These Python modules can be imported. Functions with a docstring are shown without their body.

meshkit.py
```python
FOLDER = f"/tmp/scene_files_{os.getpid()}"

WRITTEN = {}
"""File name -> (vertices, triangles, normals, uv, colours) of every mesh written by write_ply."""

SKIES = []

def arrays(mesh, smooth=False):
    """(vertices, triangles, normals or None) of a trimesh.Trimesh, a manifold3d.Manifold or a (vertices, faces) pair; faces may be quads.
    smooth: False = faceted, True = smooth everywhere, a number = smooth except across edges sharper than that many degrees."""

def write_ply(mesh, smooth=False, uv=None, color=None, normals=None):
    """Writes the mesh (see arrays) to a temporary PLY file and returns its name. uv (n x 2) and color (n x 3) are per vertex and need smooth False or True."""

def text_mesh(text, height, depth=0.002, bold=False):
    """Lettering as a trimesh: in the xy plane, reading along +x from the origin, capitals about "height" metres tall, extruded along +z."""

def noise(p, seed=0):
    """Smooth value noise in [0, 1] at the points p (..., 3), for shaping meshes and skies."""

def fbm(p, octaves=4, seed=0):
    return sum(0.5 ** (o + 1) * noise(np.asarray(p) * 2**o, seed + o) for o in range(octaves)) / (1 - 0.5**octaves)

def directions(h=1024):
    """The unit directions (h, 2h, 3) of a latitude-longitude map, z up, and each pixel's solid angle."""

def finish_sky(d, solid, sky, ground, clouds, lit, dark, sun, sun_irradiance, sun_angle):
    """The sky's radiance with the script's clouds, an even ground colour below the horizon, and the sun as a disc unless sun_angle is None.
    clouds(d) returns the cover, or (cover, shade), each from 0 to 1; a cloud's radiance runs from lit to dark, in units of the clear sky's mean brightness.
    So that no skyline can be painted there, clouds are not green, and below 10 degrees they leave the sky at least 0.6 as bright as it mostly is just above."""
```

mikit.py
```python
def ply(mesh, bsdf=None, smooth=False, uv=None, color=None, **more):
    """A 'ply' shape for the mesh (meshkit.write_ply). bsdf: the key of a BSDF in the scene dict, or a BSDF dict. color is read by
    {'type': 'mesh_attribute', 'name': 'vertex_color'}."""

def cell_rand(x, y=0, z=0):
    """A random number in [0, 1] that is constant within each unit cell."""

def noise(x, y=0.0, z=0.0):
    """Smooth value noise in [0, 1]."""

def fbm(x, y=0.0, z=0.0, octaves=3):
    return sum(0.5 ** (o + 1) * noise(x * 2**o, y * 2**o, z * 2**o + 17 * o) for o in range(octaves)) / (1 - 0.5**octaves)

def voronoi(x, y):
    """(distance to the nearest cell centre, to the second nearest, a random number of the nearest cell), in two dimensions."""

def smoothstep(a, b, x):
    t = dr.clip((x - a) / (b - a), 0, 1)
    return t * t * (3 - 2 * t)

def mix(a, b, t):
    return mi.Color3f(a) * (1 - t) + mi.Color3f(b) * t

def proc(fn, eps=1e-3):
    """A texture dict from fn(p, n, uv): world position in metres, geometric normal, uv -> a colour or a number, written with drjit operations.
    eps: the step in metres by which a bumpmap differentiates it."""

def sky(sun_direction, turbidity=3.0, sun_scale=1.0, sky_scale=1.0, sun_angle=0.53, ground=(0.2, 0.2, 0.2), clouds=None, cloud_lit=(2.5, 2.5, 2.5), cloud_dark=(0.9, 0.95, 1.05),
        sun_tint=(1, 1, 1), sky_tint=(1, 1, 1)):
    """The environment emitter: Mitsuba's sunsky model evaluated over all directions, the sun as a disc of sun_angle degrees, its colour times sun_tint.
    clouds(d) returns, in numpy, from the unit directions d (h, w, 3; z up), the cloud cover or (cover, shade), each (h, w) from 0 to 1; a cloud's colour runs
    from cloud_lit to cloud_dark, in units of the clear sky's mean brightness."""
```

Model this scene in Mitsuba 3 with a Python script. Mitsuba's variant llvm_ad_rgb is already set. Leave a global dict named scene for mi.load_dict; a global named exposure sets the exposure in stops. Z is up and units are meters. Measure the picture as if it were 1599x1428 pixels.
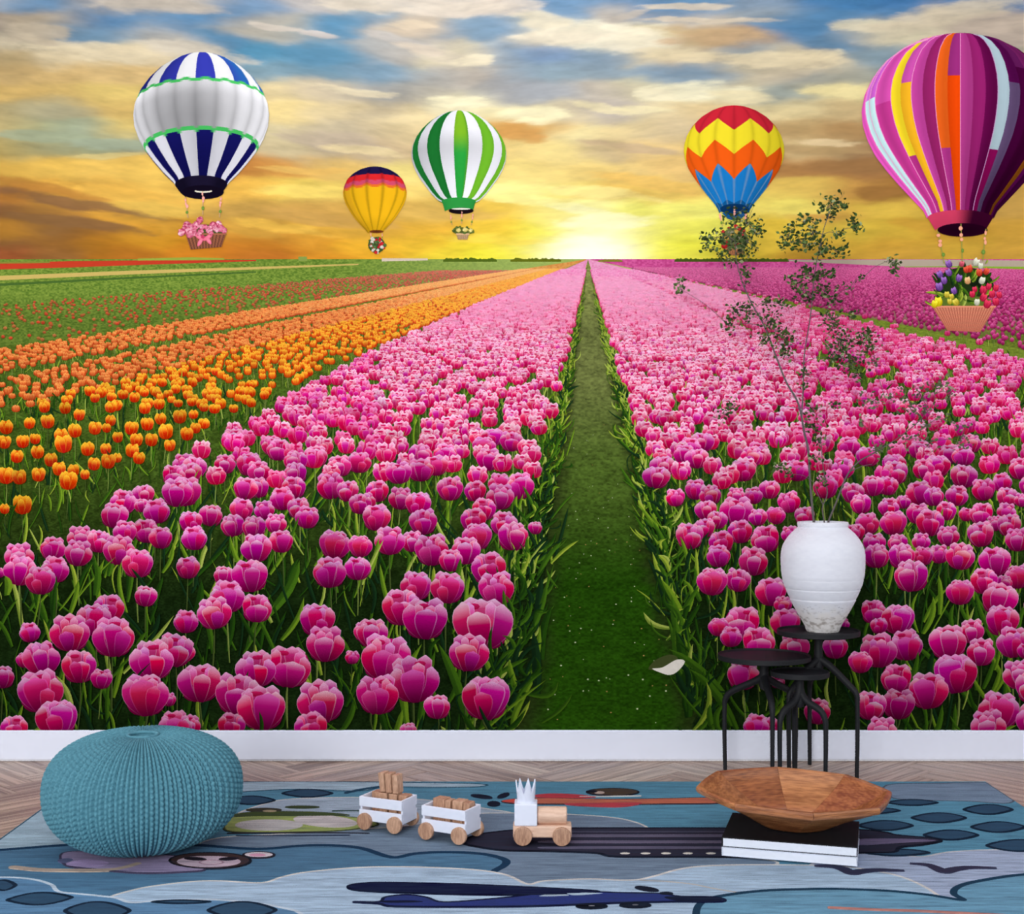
import math, random
import numpy as np, trimesh, drjit as dr, mitsuba as mi
import mikit, meshkit
from mikit import proc, noise, fbm, voronoi, cell_rand, smoothstep
from shapely.geometry import Polygon, LineString
import shapely
from shapely import affinity

T = mi.ScalarTransform4f
scene, labels = {}, {}
# ------------------------------------------------------------------ camera, light, exposure
EYE, FOC, HORIZON, WALL = 0.95, 2050.0, 733.0, 4.27   # camera height (m), focal length (px of 1599), horizon row, distance to the wall
exposure = 0.20
scene['camera'] = {'type': 'perspective', 'fov_axis': 'x', 'fov': math.degrees(2 * math.atan(799.5 / FOC)),
                   'principal_point_offset_y': -(HORIZON - 714.0) / 1428.0,
                   'to_world': T().look_at(origin=[0, 0, EYE], target=[0, 10, EYE], up=[0, 0, 1]), 'near_clip': 0.05, 'far_clip': 60.0}
# soft overcast daylight that fills the open side of the room, and a large unseen light behind and left of the camera, placed to brighten left-facing sides
scene['daylight'] = {'type': 'constant', 'radiance': {'type': 'rgb', 'value': [0.76, 0.775, 0.81]}}
scene['unseen_light_1'] = {'type': 'rectangle', 'to_world': T().look_at(origin=[-1.6, -2.5, 1.9], target=[0, 4.0, 0.9], up=[0, 0, 1]).scale([1.3, 0.95, 1]),
                         'emitter': {'type': 'area', 'radiance': {'type': 'rgb', 'value': [13.5, 13.3, 13.1]}}}

# ------------------------------------------------------------------ helpers
def lin(c):
    c = np.asarray(c, float) / 255.0
    return np.where(c <= 0.04045, c / 12.92, ((c + 0.055) / 1.055) ** 2.4)
def mix(a, b, t):
    a, b = (mi.Color3f(*[float(k) for k in v]) if isinstance(v, (np.ndarray, tuple, list)) else mi.Color3f(v) for v in (a, b))
    return a * (1 - t) + b * t
def rgb(*c):
    return {'type': 'rgb', 'value': [float(v) for v in lin(c)]}
def C3(*c):
    return mi.Color3f(*[float(v) for v in lin(c)])
def two(b):
    return {'type': 'twosided', 'bsdf': b}
def diffuse(*c):
    return two({'type': 'diffuse', 'reflectance': rgb(*c)})
def plastic(c, rough=0.4, **k):
    return two({'type': 'principled', 'base_color': rgb(*c) if isinstance(c, tuple) else c, 'roughness': rough, **k})
def label(key, text=None, cat=None, group=None, kind=None):
    d = labels.setdefault(key, {})
    if text: d['label'] = text
    if cat: d['category'] = cat
    if group: d['group'] = group
    if kind: d['kind'] = kind
    return key
def numbered(key):
    if key not in scene and key not in labels: return key
    n = 1
    while f'{key}_{n:03d}' in scene or f'{key}_{n:03d}' in labels: n += 1
    return f'{key}_{n:03d}'
def put(name, mesh, bsdf, parent=None, smooth=False, color=None, to_world=None, uv=None):
    key = numbered((parent + '__' if parent else '') + name)
    d = mikit.ply(mesh, bsdf, smooth, uv=uv, color=color)
    if to_world is not None: d['to_world'] = to_world
    scene[key] = d
    return key
def cat(ms):
    return trimesh.util.concatenate(ms)
def box(x0, x1, y0, y1, z0, z1):
    m = trimesh.creation.box((x1 - x0, y1 - y0, z1 - z0)); m.apply_translation(((x0 + x1) / 2, (y0 + y1) / 2, (z0 + z1) / 2)); return m
import manifold3d as m3
def rbox(sx, sy, sz, r, seg=8):
    """box with rounded edges, centred"""
    r = min(r, sx / 2.01, sy / 2.01, sz / 2.01)
    s = m3.Manifold.sphere(r, seg)
    ps = [s.translate((a * (sx / 2 - r), b * (sy / 2 - r), c * (sz / 2 - r))) for a in (-1, 1) for b in (-1, 1) for c in (-1, 1)]
    m = m3.Manifold.batch_hull(ps).to_mesh()
    return trimesh.Trimesh(m.vert_properties[:, :3], m.tri_verts, process=False)
def lathe(prof, n=64, closed=False):
    """surface of revolution about z of (r, z) pairs"""
    p = np.asarray(prof, float); a = np.arange(n) / n * 2 * np.pi
    v = np.stack([p[:, None, 0] * np.cos(a), p[:, None, 0] * np.sin(a), np.broadcast_to(p[:, None, 1], (len(p), n))], -1).reshape(-1, 3)
    i, j = np.meshgrid(np.arange(len(p) - 1), np.arange(n), indexing='ij')
    q = np.stack([i * n + j, i * n + (j + 1) % n, (i + 1) * n + (j + 1) % n, (i + 1) * n + j], -1).reshape(-1, 4)
    m = trimesh.Trimesh(v, np.vstack([q[:, [0, 1, 2]], q[:, [0, 2, 3]]]), process=False)
    m.merge_vertices(); m.update_faces(m.nondegenerate_faces()); m.remove_unreferenced_vertices()
    return m
def spline(pts, n=8, closed=False):
    """Catmull-Rom through the points"""
    P = np.asarray(pts, float)
    if closed: Q = np.vstack([P[-1], P, P[0], P[1]])
    else: Q = np.vstack([2 * P[0] - P[1], P, 2 * P[-1] - P[-2]])
    out = []
    for k in range(1, len(Q) - 2):
        t = np.linspace(0, 1, n, endpoint=False)[:, None]
        a, b, c, d = Q[k - 1], Q[k], Q[k + 1], Q[k + 2]
        out.append(0.5 * (2 * b + (c - a) * t + (2 * a - 5 * b + 4 * c - d) * t ** 2 + (3 * b - a - 3 * c + d) * t ** 3))
    if not closed: out.append(Q[-2][None])
    return np.vstack(out)
def tube(path, rad, n=10, caps=True):
    p = np.asarray(path, float); r = np.broadcast_to(np.asarray(rad, float), (len(p),))
    tg = np.gradient(p, axis=0); tg /= np.linalg.norm(tg, axis=1, keepdims=True) + 1e-12
    ref = np.array([0.31, 0.95, 0.05]) if abs(tg[0] @ np.array([0.31, 0.95, 0.05])) < 0.9 else np.array([1.0, 0, 0])
    u = []
    for t in tg:
        ref = ref - t * (ref @ t); ref /= np.linalg.norm(ref) + 1e-12; u.append(ref.copy())
    u = np.array(u); w = np.cross(tg, u); a = np.arange(n) / n * 2 * np.pi
    v = (p[:, None] + r[:, None, None] * (np.cos(a)[None, :, None] * u[:, None] + np.sin(a)[None, :, None] * w[:, None])).reshape(-1, 3)
    i, j = np.meshgrid(np.arange(len(p) - 1), np.arange(n), indexing='ij')
    q = np.stack([i * n + j, i * n + (j + 1) % n, (i + 1) * n + (j + 1) % n, (i + 1) * n + j], -1).reshape(-1, 4)
    f = [q[:, [0, 1, 2]], q[:, [0, 2, 3]]]
    if caps:
        v = np.vstack([v, p[0], p[-1]]); k = len(v); jj = np.arange(n)
        f.append(np.stack([np.full(n, k - 2), (jj + 1) % n, jj], 1))
        b = (len(p) - 1) * n
        f.append(np.stack([np.full(n, k - 1), b + jj, b + (jj + 1) % n], 1))
    return trimesh.Trimesh(v, np.vstack(f), process=False)
def on_floor(px, py, z=0.0):
    Y = FOC * (EYE - z) / (py - HORIZON); return np.array([(px - 799.5) * Y / FOC, Y, z])
def at_depth(px, py, Y):
    return np.array([(px - 799.5) * Y / FOC, Y, EYE - (py - HORIZON) * Y / FOC])
def rotz(a): return T().rotate([0, 0, 1], a)

# ------------------------------------------------------------------ shared materials
scene['ink'] = two({'type': 'diffuse', 'reflectance': {'type': 'mesh_attribute', 'name': 'vertex_color'}})
scene['white_paint'] = plastic((210, 215, 230), 0.45)
scene['wall_paint'] = diffuse(228, 230, 236)
def floor_fn(p, n, uv):
    g = fbm(p.x * 6 + p.y * 3, p.y * 5 - p.x * 2, 0.0, octaves=4)
    h = noise(p.x * 70 + p.y * 60, p.x * 6 - p.y * 6)
    return mix(lin((112, 92, 80)), lin((168, 148, 132)), smoothstep(0.25, 0.8, 0.65 * g + 0.35 * h))
scene['oak_floor'] = plastic(proc(floor_fn), 0.5)
# ------------------------------------------------------------------ the room
MURAL_BOTTOM = EYE - (1140 - HORIZON) * WALL / FOC
label('unseen_light_1', 'large unseen light behind the camera, placed to light the room from front left', kind='structure')
put('wall_back', box(-4.2, 4.2, WALL + 0.004, WALL + 0.16, 0, 3.0), 'wall_paint'); label('wall_back', 'plain back wall that carries the printed tulip field mural', kind='structure')
put('floor', box(-4.2, 4.2, -2.6, WALL + 0.004, -0.12, -0.004), 'oak_floor'); label('floor', 'grey brown oak parquet floor', kind='structure')
bb = box(-4.2, 4.2, WALL - 0.012, WALL + 0.004, 0.008, MURAL_BOTTOM - 0.004)
cap = box(-4.2, 4.2, WALL - 0.009, WALL + 0.004, MURAL_BOTTOM - 0.004, MURAL_BOTTOM)
put('baseboard_back', cat([bb, cap]), 'white_paint'); label('baseboard_back', 'white baseboard along the foot of the mural wall', kind='structure')
# herringbone parquet: single boards, each a few tones apart
rs = random.Random(5)
tones = []
for k in range(6):
    def plank_fn(p, n, uv, k=k):
        g = fbm(uv.x * 3.0 + 7 * k, uv.y * 60.0, 1.0 * k, octaves=3)
        h = noise(uv.x * 9 + k, uv.y * 180.0)
        lo, hi = [((110, 88, 78), (160, 136, 122)), ((128, 108, 98), (176, 154, 140)), ((118, 98, 90), (164, 142, 130)), ((136, 116, 104), (184, 160, 144)), ((122, 104, 98), (168, 148, 138)), ((140, 122, 112), (190, 170, 154))][k]
        return mix(lin(lo), lin(hi), smoothstep(0.25, 0.8, 0.6 * g + 0.4 * h))
    scene[f'oak_{k}'] = plastic(proc(plank_fn), 0.42); tones.append(f'oak_{k}')
PL, PW = 0.56, 0.094
def plank_mesh(mat):
    l, w, h, c = PL / 2 - 0.0006, PW / 2 - 0.0006, 0.003, 0.0014
    v, f = [], []
    lo = [(-l, -w), (l, -w), (l, w), (-l, w)]; hi = [(-l + c, -w + c), (l - c, -w + c), (l - c, w - c), (-l + c, w - c)]
    v = [(x, y, -h) for x, y in lo] + [(x, y, -c) for x, y in lo] + [(x, y, 0.0) for x, y in hi]
    for a in (0, 4):
        for i in range(4):
            j = (i + 1) % 4; f += [(a + i, a + j, a + 4 + j), (a + i, a + 4 + j, a + 4 + i)]
    f += [(8, 9, 10), (8, 10, 11)]
    v = np.array(v); uv = np.stack([v[:, 0] + 0.5, v[:, 1] + 0.5], 1)
    return mikit.ply(trimesh.Trimesh(v, np.array(f), process=False), mat, False, uv=uv)
plank_ply = [plank_mesh(t) for t in tones]
count = 0
S2 = math.sqrt(0.5)
for i in range(-80, 120):
    for j in range(-12, 13):
        # herringbone lattice: pairs of boards at +45 and -45 degrees
        for o in (0, 1):
            # in lattice space the board is PL x PW along x (o=0) or along y (o=1)
            ax = i * PW + j * (PL + PW); ay = i * PW + j * (PW - PL)
            if o == 0: cx, cy, ang = ax + PL / 2, ay + PW / 2, 0
            else: cx, cy, ang = ax + PL + PW / 2, ay + PW - PL / 2, 90
            X = (cx - cy) * S2; Y = (cx + cy) * S2
            Xw, Yw = X + 0.13, Y + 1.2
            if not (-1.85 < Xw < 1.9 and 2.75 < Yw < WALL + 0.27): continue
            if -1.0 < Xw < 1.12 and Yw < 3.66: continue
            if count >= 300: continue
            count += 1
            an = math.radians(45 + ang); k = rs.randrange(6)
            if Yw + 0.24 < WALL:
                scene[numbered('floor__plank')] = {**plank_ply[k], 'to_world': T().translate([Xw, Yw, -0.0002]).rotate([0, 0, 1], 45 + ang)}
            else:       # boards cut off at the wall
                q = affinity.translate(affinity.rotate(shapely.geometry.box(-PL / 2 + .0006, -PW / 2 + .0006, PL / 2 - .0006, PW / 2 - .0006), 45 + ang, origin=(0, 0)), Xw, Yw).intersection(shapely.geometry.box(-9, 0, 9, WALL + .003))
                if q.is_empty or q.area < 2e-4: continue
                e = trimesh.creation.extrude_polygon(q, .003, engine='earcut'); e.apply_translation((0, 0, -.0032))
                d = (e.vertices[:, :2] - [Xw, Yw]); uv = np.stack([d[:, 0] * math.cos(an) + d[:, 1] * math.sin(an) + .5, -d[:, 0] * math.sin(an) + d[:, 1] * math.cos(an) + .5], 1)
                scene[numbered('floor__plank')] = mikit.ply(e, tones[k], False, uv=uv)
# ------------------------------------------------------------------ the mural: a flat printed wallpaper, drawn in wall coordinates (1 unit = 1 mural pixel)
MU = WALL / FOC
X0M, X1M, Y0M, Y1M = -130.0, 1730.0, -60.0, 1140.0
def wall_pt(P, off):
    """mural pixels (n x 2) -> points on the wall, off metres of ink thickness in front of it"""
    P = np.asarray(P, float)
    return np.stack([(P[:, 0] - 799.5) * MU, WALL - np.broadcast_to(off, (len(P),)), EYE - (P[:, 1] - HORIZON) * MU], 1)
ZS = 1.1e-5     # ink thickness per mural row: nearer flowers are printed over the farther ones
def zoff(y): return 0.0012 + (np.asarray(y, float) - 400.0) * ZS
MUR = 'wall_mural'
label(MUR, 'photo wallpaper of a sunset tulip field with hot air balloons on the back wall', 'wall mural')

SKY = [(0,5,140,150,160),(75,5,95,132,165),(150,5,150,150,150),(230,5,190,180,165),(300,5,195,185,170),(380,8,112,142,172),(470,5,185,180,175),(560,5,215,205,185),(680,5,215,205,190),(780,8,222,207,190),(850,8,112,150,185),(930,5,118,153,185),(1010,5,110,145,180),(1100,5,105,145,180),(1200,5,130,150,170),(1300,5,70,120,165),(1400,5,65,115,165),(1500,5,60,110,160),(1599,5,65,110,155),
(0,38,140,130,120),(55,38,165,150,125),(110,38,165,155,140),(165,30,80,125,165),(230,30,75,125,165),(300,32,80,130,170),(360,25,95,135,170),(400,38,180,172,155),(450,48,180,175,160),(500,40,85,140,175),(580,25,120,152,175),(640,38,214,195,168),(720,40,128,155,176),(800,40,120,155,185),(845,33,222,213,185),(900,25,110,150,185),(985,24,190,180,165),(1060,22,88,136,178),(1110,32,205,192,170),(1200,24,150,160,165),(1230,40,76,125,165),(1290,35,75,125,165),(1380,25,80,122,160),(1480,22,196,182,158),(1570,28,180,165,150),
(960,58,228,224,198),(1030,60,222,208,165),(1095,60,196,165,120),(1165,58,180,150,115),(830,58,205,198,180),(890,52,220,212,185),(1345,46,202,192,165),(1410,52,205,195,165),(1300,62,88,125,155),(130,50,95,135,165),(170,55,110,142,165),(50,60,182,172,150),(0,60,185,175,150),(250,45,172,168,158),
(0,85,170,150,110),(100,85,206,190,155),(200,82,215,200,165),(285,75,198,188,170),(350,65,86,132,165),(420,85,84,140,170),(520,85,95,145,175),(600,70,170,172,170),(630,76,190,182,170),(700,88,212,202,170),(730,92,222,208,180),(770,85,125,152,176),(850,85,125,150,180),(960,90,130,152,170),(1030,88,215,200,165),(1090,92,215,195,160),(1160,80,130,148,160),(1225,94,200,185,152),(1290,98,205,188,155),(1370,85,125,145,155),(1180,95,200,190,160),
(0,115,182,155,105),(100,115,196,166,110),(200,112,206,176,120),(440,112,130,158,170),(500,112,118,152,170),(600,112,125,155,175),(690,118,170,170,165),(740,116,195,180,160),(790,112,140,160,175),(860,112,145,165,175),(950,112,148,165,174),(1050,118,125,150,170),(1110,118,110,140,165),(1160,110,180,170,145),(1220,112,188,175,150),(1280,122,142,146,142),(1330,112,160,160,145),
(0,145,196,165,100),(100,145,202,172,105),(180,145,212,186,110),(440,140,222,203,155),(520,140,202,187,158),(600,140,165,165,160),(680,145,178,172,158),(730,158,236,226,185),(790,140,165,165,165),(850,145,165,170,175),(930,142,192,182,165),(1000,140,208,198,160),(1070,142,228,218,178),(1150,140,220,206,165),(1230,147,140,150,145),(1310,142,220,205,150),
(0,175,170,155,110),(80,170,162,156,125),(180,172,198,168,100),(450,175,236,212,145),(530,172,216,197,152),(600,172,190,175,145),(650,178,236,216,165),(820,178,245,232,180),(880,175,206,192,160),(950,170,185,175,165),(1020,172,228,212,168),(1080,175,215,190,140),(1240,172,218,200,150),(1330,172,196,172,125),
(0,205,190,170,115),(60,208,155,156,115),(110,210,150,165,145),(175,205,206,182,108),(430,205,206,192,150),(520,205,190,176,145),(600,205,186,172,145),(630,205,225,202,150),(800,205,215,165,92),(850,205,200,150,80),(900,208,242,228,168),(970,205,228,206,150),(1040,200,210,190,150),(1250,205,178,148,100),(1320,205,165,130,85),
(0,235,170,150,90),(60,230,155,150,110),(130,228,148,152,118),(200,222,150,155,130),(440,235,202,186,145),(520,235,190,172,140),(600,235,196,176,145),(640,232,212,186,140),(820,238,238,210,135),(880,240,242,220,145),(960,232,198,176,135),(1030,235,220,190,130),(1260,230,205,180,130),(1310,228,180,150,105),(1340,240,150,115,80),
(0,265,195,155,70),(90,262,218,178,85),(180,262,222,182,90),(240,265,226,186,90),(400,262,188,125,62),(450,265,206,150,75),(520,262,226,188,105),(660,268,236,216,130),(820,268,240,216,132),(900,265,230,200,120),(980,268,226,196,125),(1050,262,226,190,120),(1250,260,168,122,72),(1330,265,160,115,70),
(0,300,165,110,50),(80,298,202,147,60),(170,298,216,167,75),(240,300,226,182,85),(400,300,232,182,80),(460,298,236,207,100),(520,300,226,196,100),(660,298,236,206,115),(800,300,246,240,150),(880,298,240,216,120),(960,295,228,188,95),(1030,300,226,192,98),(1260,298,216,182,90),(1320,300,198,148,75),(1380,298,152,107,55),
(0,330,130,90,55),(70,326,156,111,55),(150,330,196,141,55),(220,325,222,182,85),(400,330,190,150,75),(480,328,202,157,80),(560,330,206,162,80),(660,332,216,176,85),(780,330,236,197,80),(850,330,240,226,130),(920,328,249,242,162),(990,330,236,231,110),(1060,330,236,226,115),(1240,325,226,206,100),(1300,335,206,152,75),(1370,325,216,182,75),(1450,328,206,171,70),(1600,325,190,150,75),
(0,358,166,116,45),(80,350,126,90,52),(150,356,140,95,45),(220,360,192,137,45),(400,358,206,156,65),(480,360,216,166,65),(560,360,216,166,65),(660,358,222,172,60),(760,360,236,197,65),(840,362,242,232,85),(900,360,252,247,185),(960,362,252,247,190),(1020,360,242,236,112),(1100,360,231,226,95),(1240,358,221,187,65),(1320,358,216,187,70),(1400,355,200,165,60),(1480,360,186,141,50),(1600,358,196,151,60),
(0,385,130,90,50),(80,382,142,96,45),(160,385,166,111,35),(240,382,202,142,40),(400,385,192,122,40),(480,382,206,141,45),(560,385,226,171,50),(660,384,231,186,55),(760,384,241,216,60),(840,386,245,237,115),(890,388,255,253,228),(940,388,255,253,228),(1000,386,245,240,132),(1080,384,233,229,72),(1200,384,221,186,65),(1300,384,206,166,60),(1400,384,196,151,55),(1500,384,201,161,60),(1600,384,196,151,60),
(0,402,150,80,45),(100,402,140,95,50),(200,402,170,105,35),(300,402,196,121,35),(400,402,180,106,40),(500,402,206,136,40),(600,402,226,166,45),(700,402,231,206,60),(800,402,239,231,62),(880,402,255,251,195),(918,400,255,255,238),(960,402,255,251,195),(1040,402,236,231,82),(1150,402,216,191,60),(1250,402,186,141,50),(1400,402,196,151,60),(1600,402,190,145,60)]
SKY_LIN = [(x, y, *[float(v) for v in lin((r, g, b))]) for x, y, r, g, b in SKY]
STREAKS = [(640,38,34,5,.03,226,208,180),(432,44,36,4,.18,206,196,182),(500,56,24,4,.05,206,196,186),(700,88,58,9,.22,216,204,180),(735,95,30,9,0,238,226,194),(618,60,42,5,.22,196,190,182),(650,74,32,6,.2,216,202,182),(720,158,44,8,0,247,238,198),(565,143,64,5,.1,226,212,178),(960,60,110,19,.05,233,224,198),(880,58,70,10,0,228,217,192),(1075,88,70,10,.05,222,206,168),(1110,60,70,12,-.05,190,160,122),
(850,32,42,10,.1,223,213,186),(815,9,42,8,0,216,206,192),(690,12,120,11,.02,220,208,190),(560,10,60,7,.1,214,203,184),(250,10,90,10,.03,190,180,165),(988,24,32,5,-.25,196,186,172),(1080,10,62,5,-.02,216,202,178),(1120,32,92,4,0,212,197,173),(1220,95,88,11,0,213,198,163),(1285,85,32,10,0,219,204,168),(1360,42,62,9,.05,212,202,172),(1480,25,112,16,-.2,199,186,160),(1560,36,82,14,-.1,181,166,149),
(1085,143,82,12,-.03,233,226,193),(1020,148,32,9,0,233,223,188),(1160,150,52,9,.1,223,210,168),(1310,142,48,9,.05,227,212,154),(940,168,48,6,.15,229,216,173),(830,178,44,13,0,247,238,193),(1000,170,42,5,.1,233,220,175),(150,80,130,13,.12,214,199,166),(310,82,80,12,.18,199,190,172),(60,55,60,12,0,178,165,143),
(120,318,150,9,.2,122,88,62),(100,346,112,8,.12,130,94,58),(520,222,76,13,.1,187,170,147),(500,342,104,10,.1,200,156,82),(985,230,74,6,.14,192,167,132),(1015,285,84,8,.16,228,186,98),(1330,262,64,11,0,152,112,70),(1375,300,42,10,0,150,106,56),(1260,235,70,6,.03,176,146,100),(818,212,36,12,.1,206,152,84),(930,300,84,8,.1,246,228,144),(950,345,74,10,0,251,247,194),(900,328,64,8,.2,250,245,184),(60,213,72,7,.05,152,161,132),(190,226,74,7,0,150,161,137),(165,243,54,4,-.05,206,187,124),(1300,222,54,5,.02,216,192,148),(570,236,64,6,.1,228,208,158),(480,265,64,5,0,226,182,98),(480,300,84,8,0,239,210,108),(440,356,64,7,.15,229,182,78),(180,300,110,9,.15,222,174,78),(60,290,90,7,.2,176,122,56),(240,350,90,8,.18,204,150,56),(680,330,90,9,.05,214,174,88),(800,312,90,8,.1,246,238,150),(760,375,80,8,.05,244,214,80),(1080,330,60,8,.1,238,232,118),(1250,325,50,9,.05,230,212,104),(1460,352,70,8,.05,188,144,54)]
def sky_fn(p, n, uv):
    x, y = p.x / MU + 799.5, HORIZON - (p.z - EYE) / MU
    sl = y - 0.09 * (x - 700) * dr.select(x < 700, 1.0, -0.55)
    w1 = fbm(x / 150.0 + 3, sl / 40.0 + 9, octaves=4) - 0.5
    w2 = fbm(x / 80.0 + 31, sl / 24.0 + 5, octaves=5) - 0.5
    xx, yy = x + 90 * w1, y + 24 * w2
    acc, tot = mi.Color3f(0), mi.Float(1e-6)
    for a, b, r, g, bl in SKY_LIN:
        q = dr.square((xx - a) / 44.0) + dr.square((yy - b) / 14.0)
        w = dr.exp(-q) + 1e-5 / (1 + q)
        acc += mi.Color3f(r, g, bl) * w; tot += w
    c = acc / tot
    f1 = fbm(x / 40.0 + 11, sl / 9.0 + 2, octaves=5) - 0.5
    f2 = fbm(x / 130.0 + 1, sl / 22.0 + 12, octaves=4) - 0.5
    for a, b, L, t, k, r, g, bl in STREAKS:
        dx, dy = x - a + 30 * w1, y - b - k * (x - a) + 12 * w2
        m = smoothstep(1.35, 0.25, dr.square(dx / (L * 1.15)) + dr.square(dy / (t * 1.25)) - 1.7 * f1)
        c = mix(c, C3(r, g, bl), 0.8 * m)
    f3 = fbm(x / 26.0 + 7 + 3 * w1, (sl + 16 * w2) / 6.5 + 5, octaves=4) - 0.5
    c = c * (1 + 0.30 * f1 + 0.24 * f2 + 0.22 * f3)
    sun = dr.exp(-(dr.square((x - 918) / 52.0) + dr.square((y - 398) / 15.0)))      # the printed sun on the horizon
    c = mix(c, C3(255, 255, 236), dr.clip(sun * 0.85, 0, 1))
    return dr.clip(c, 0, 0.99)
scene['sky_print'] = two({'type': 'diffuse', 'reflectance': proc(sky_fn)})

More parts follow.
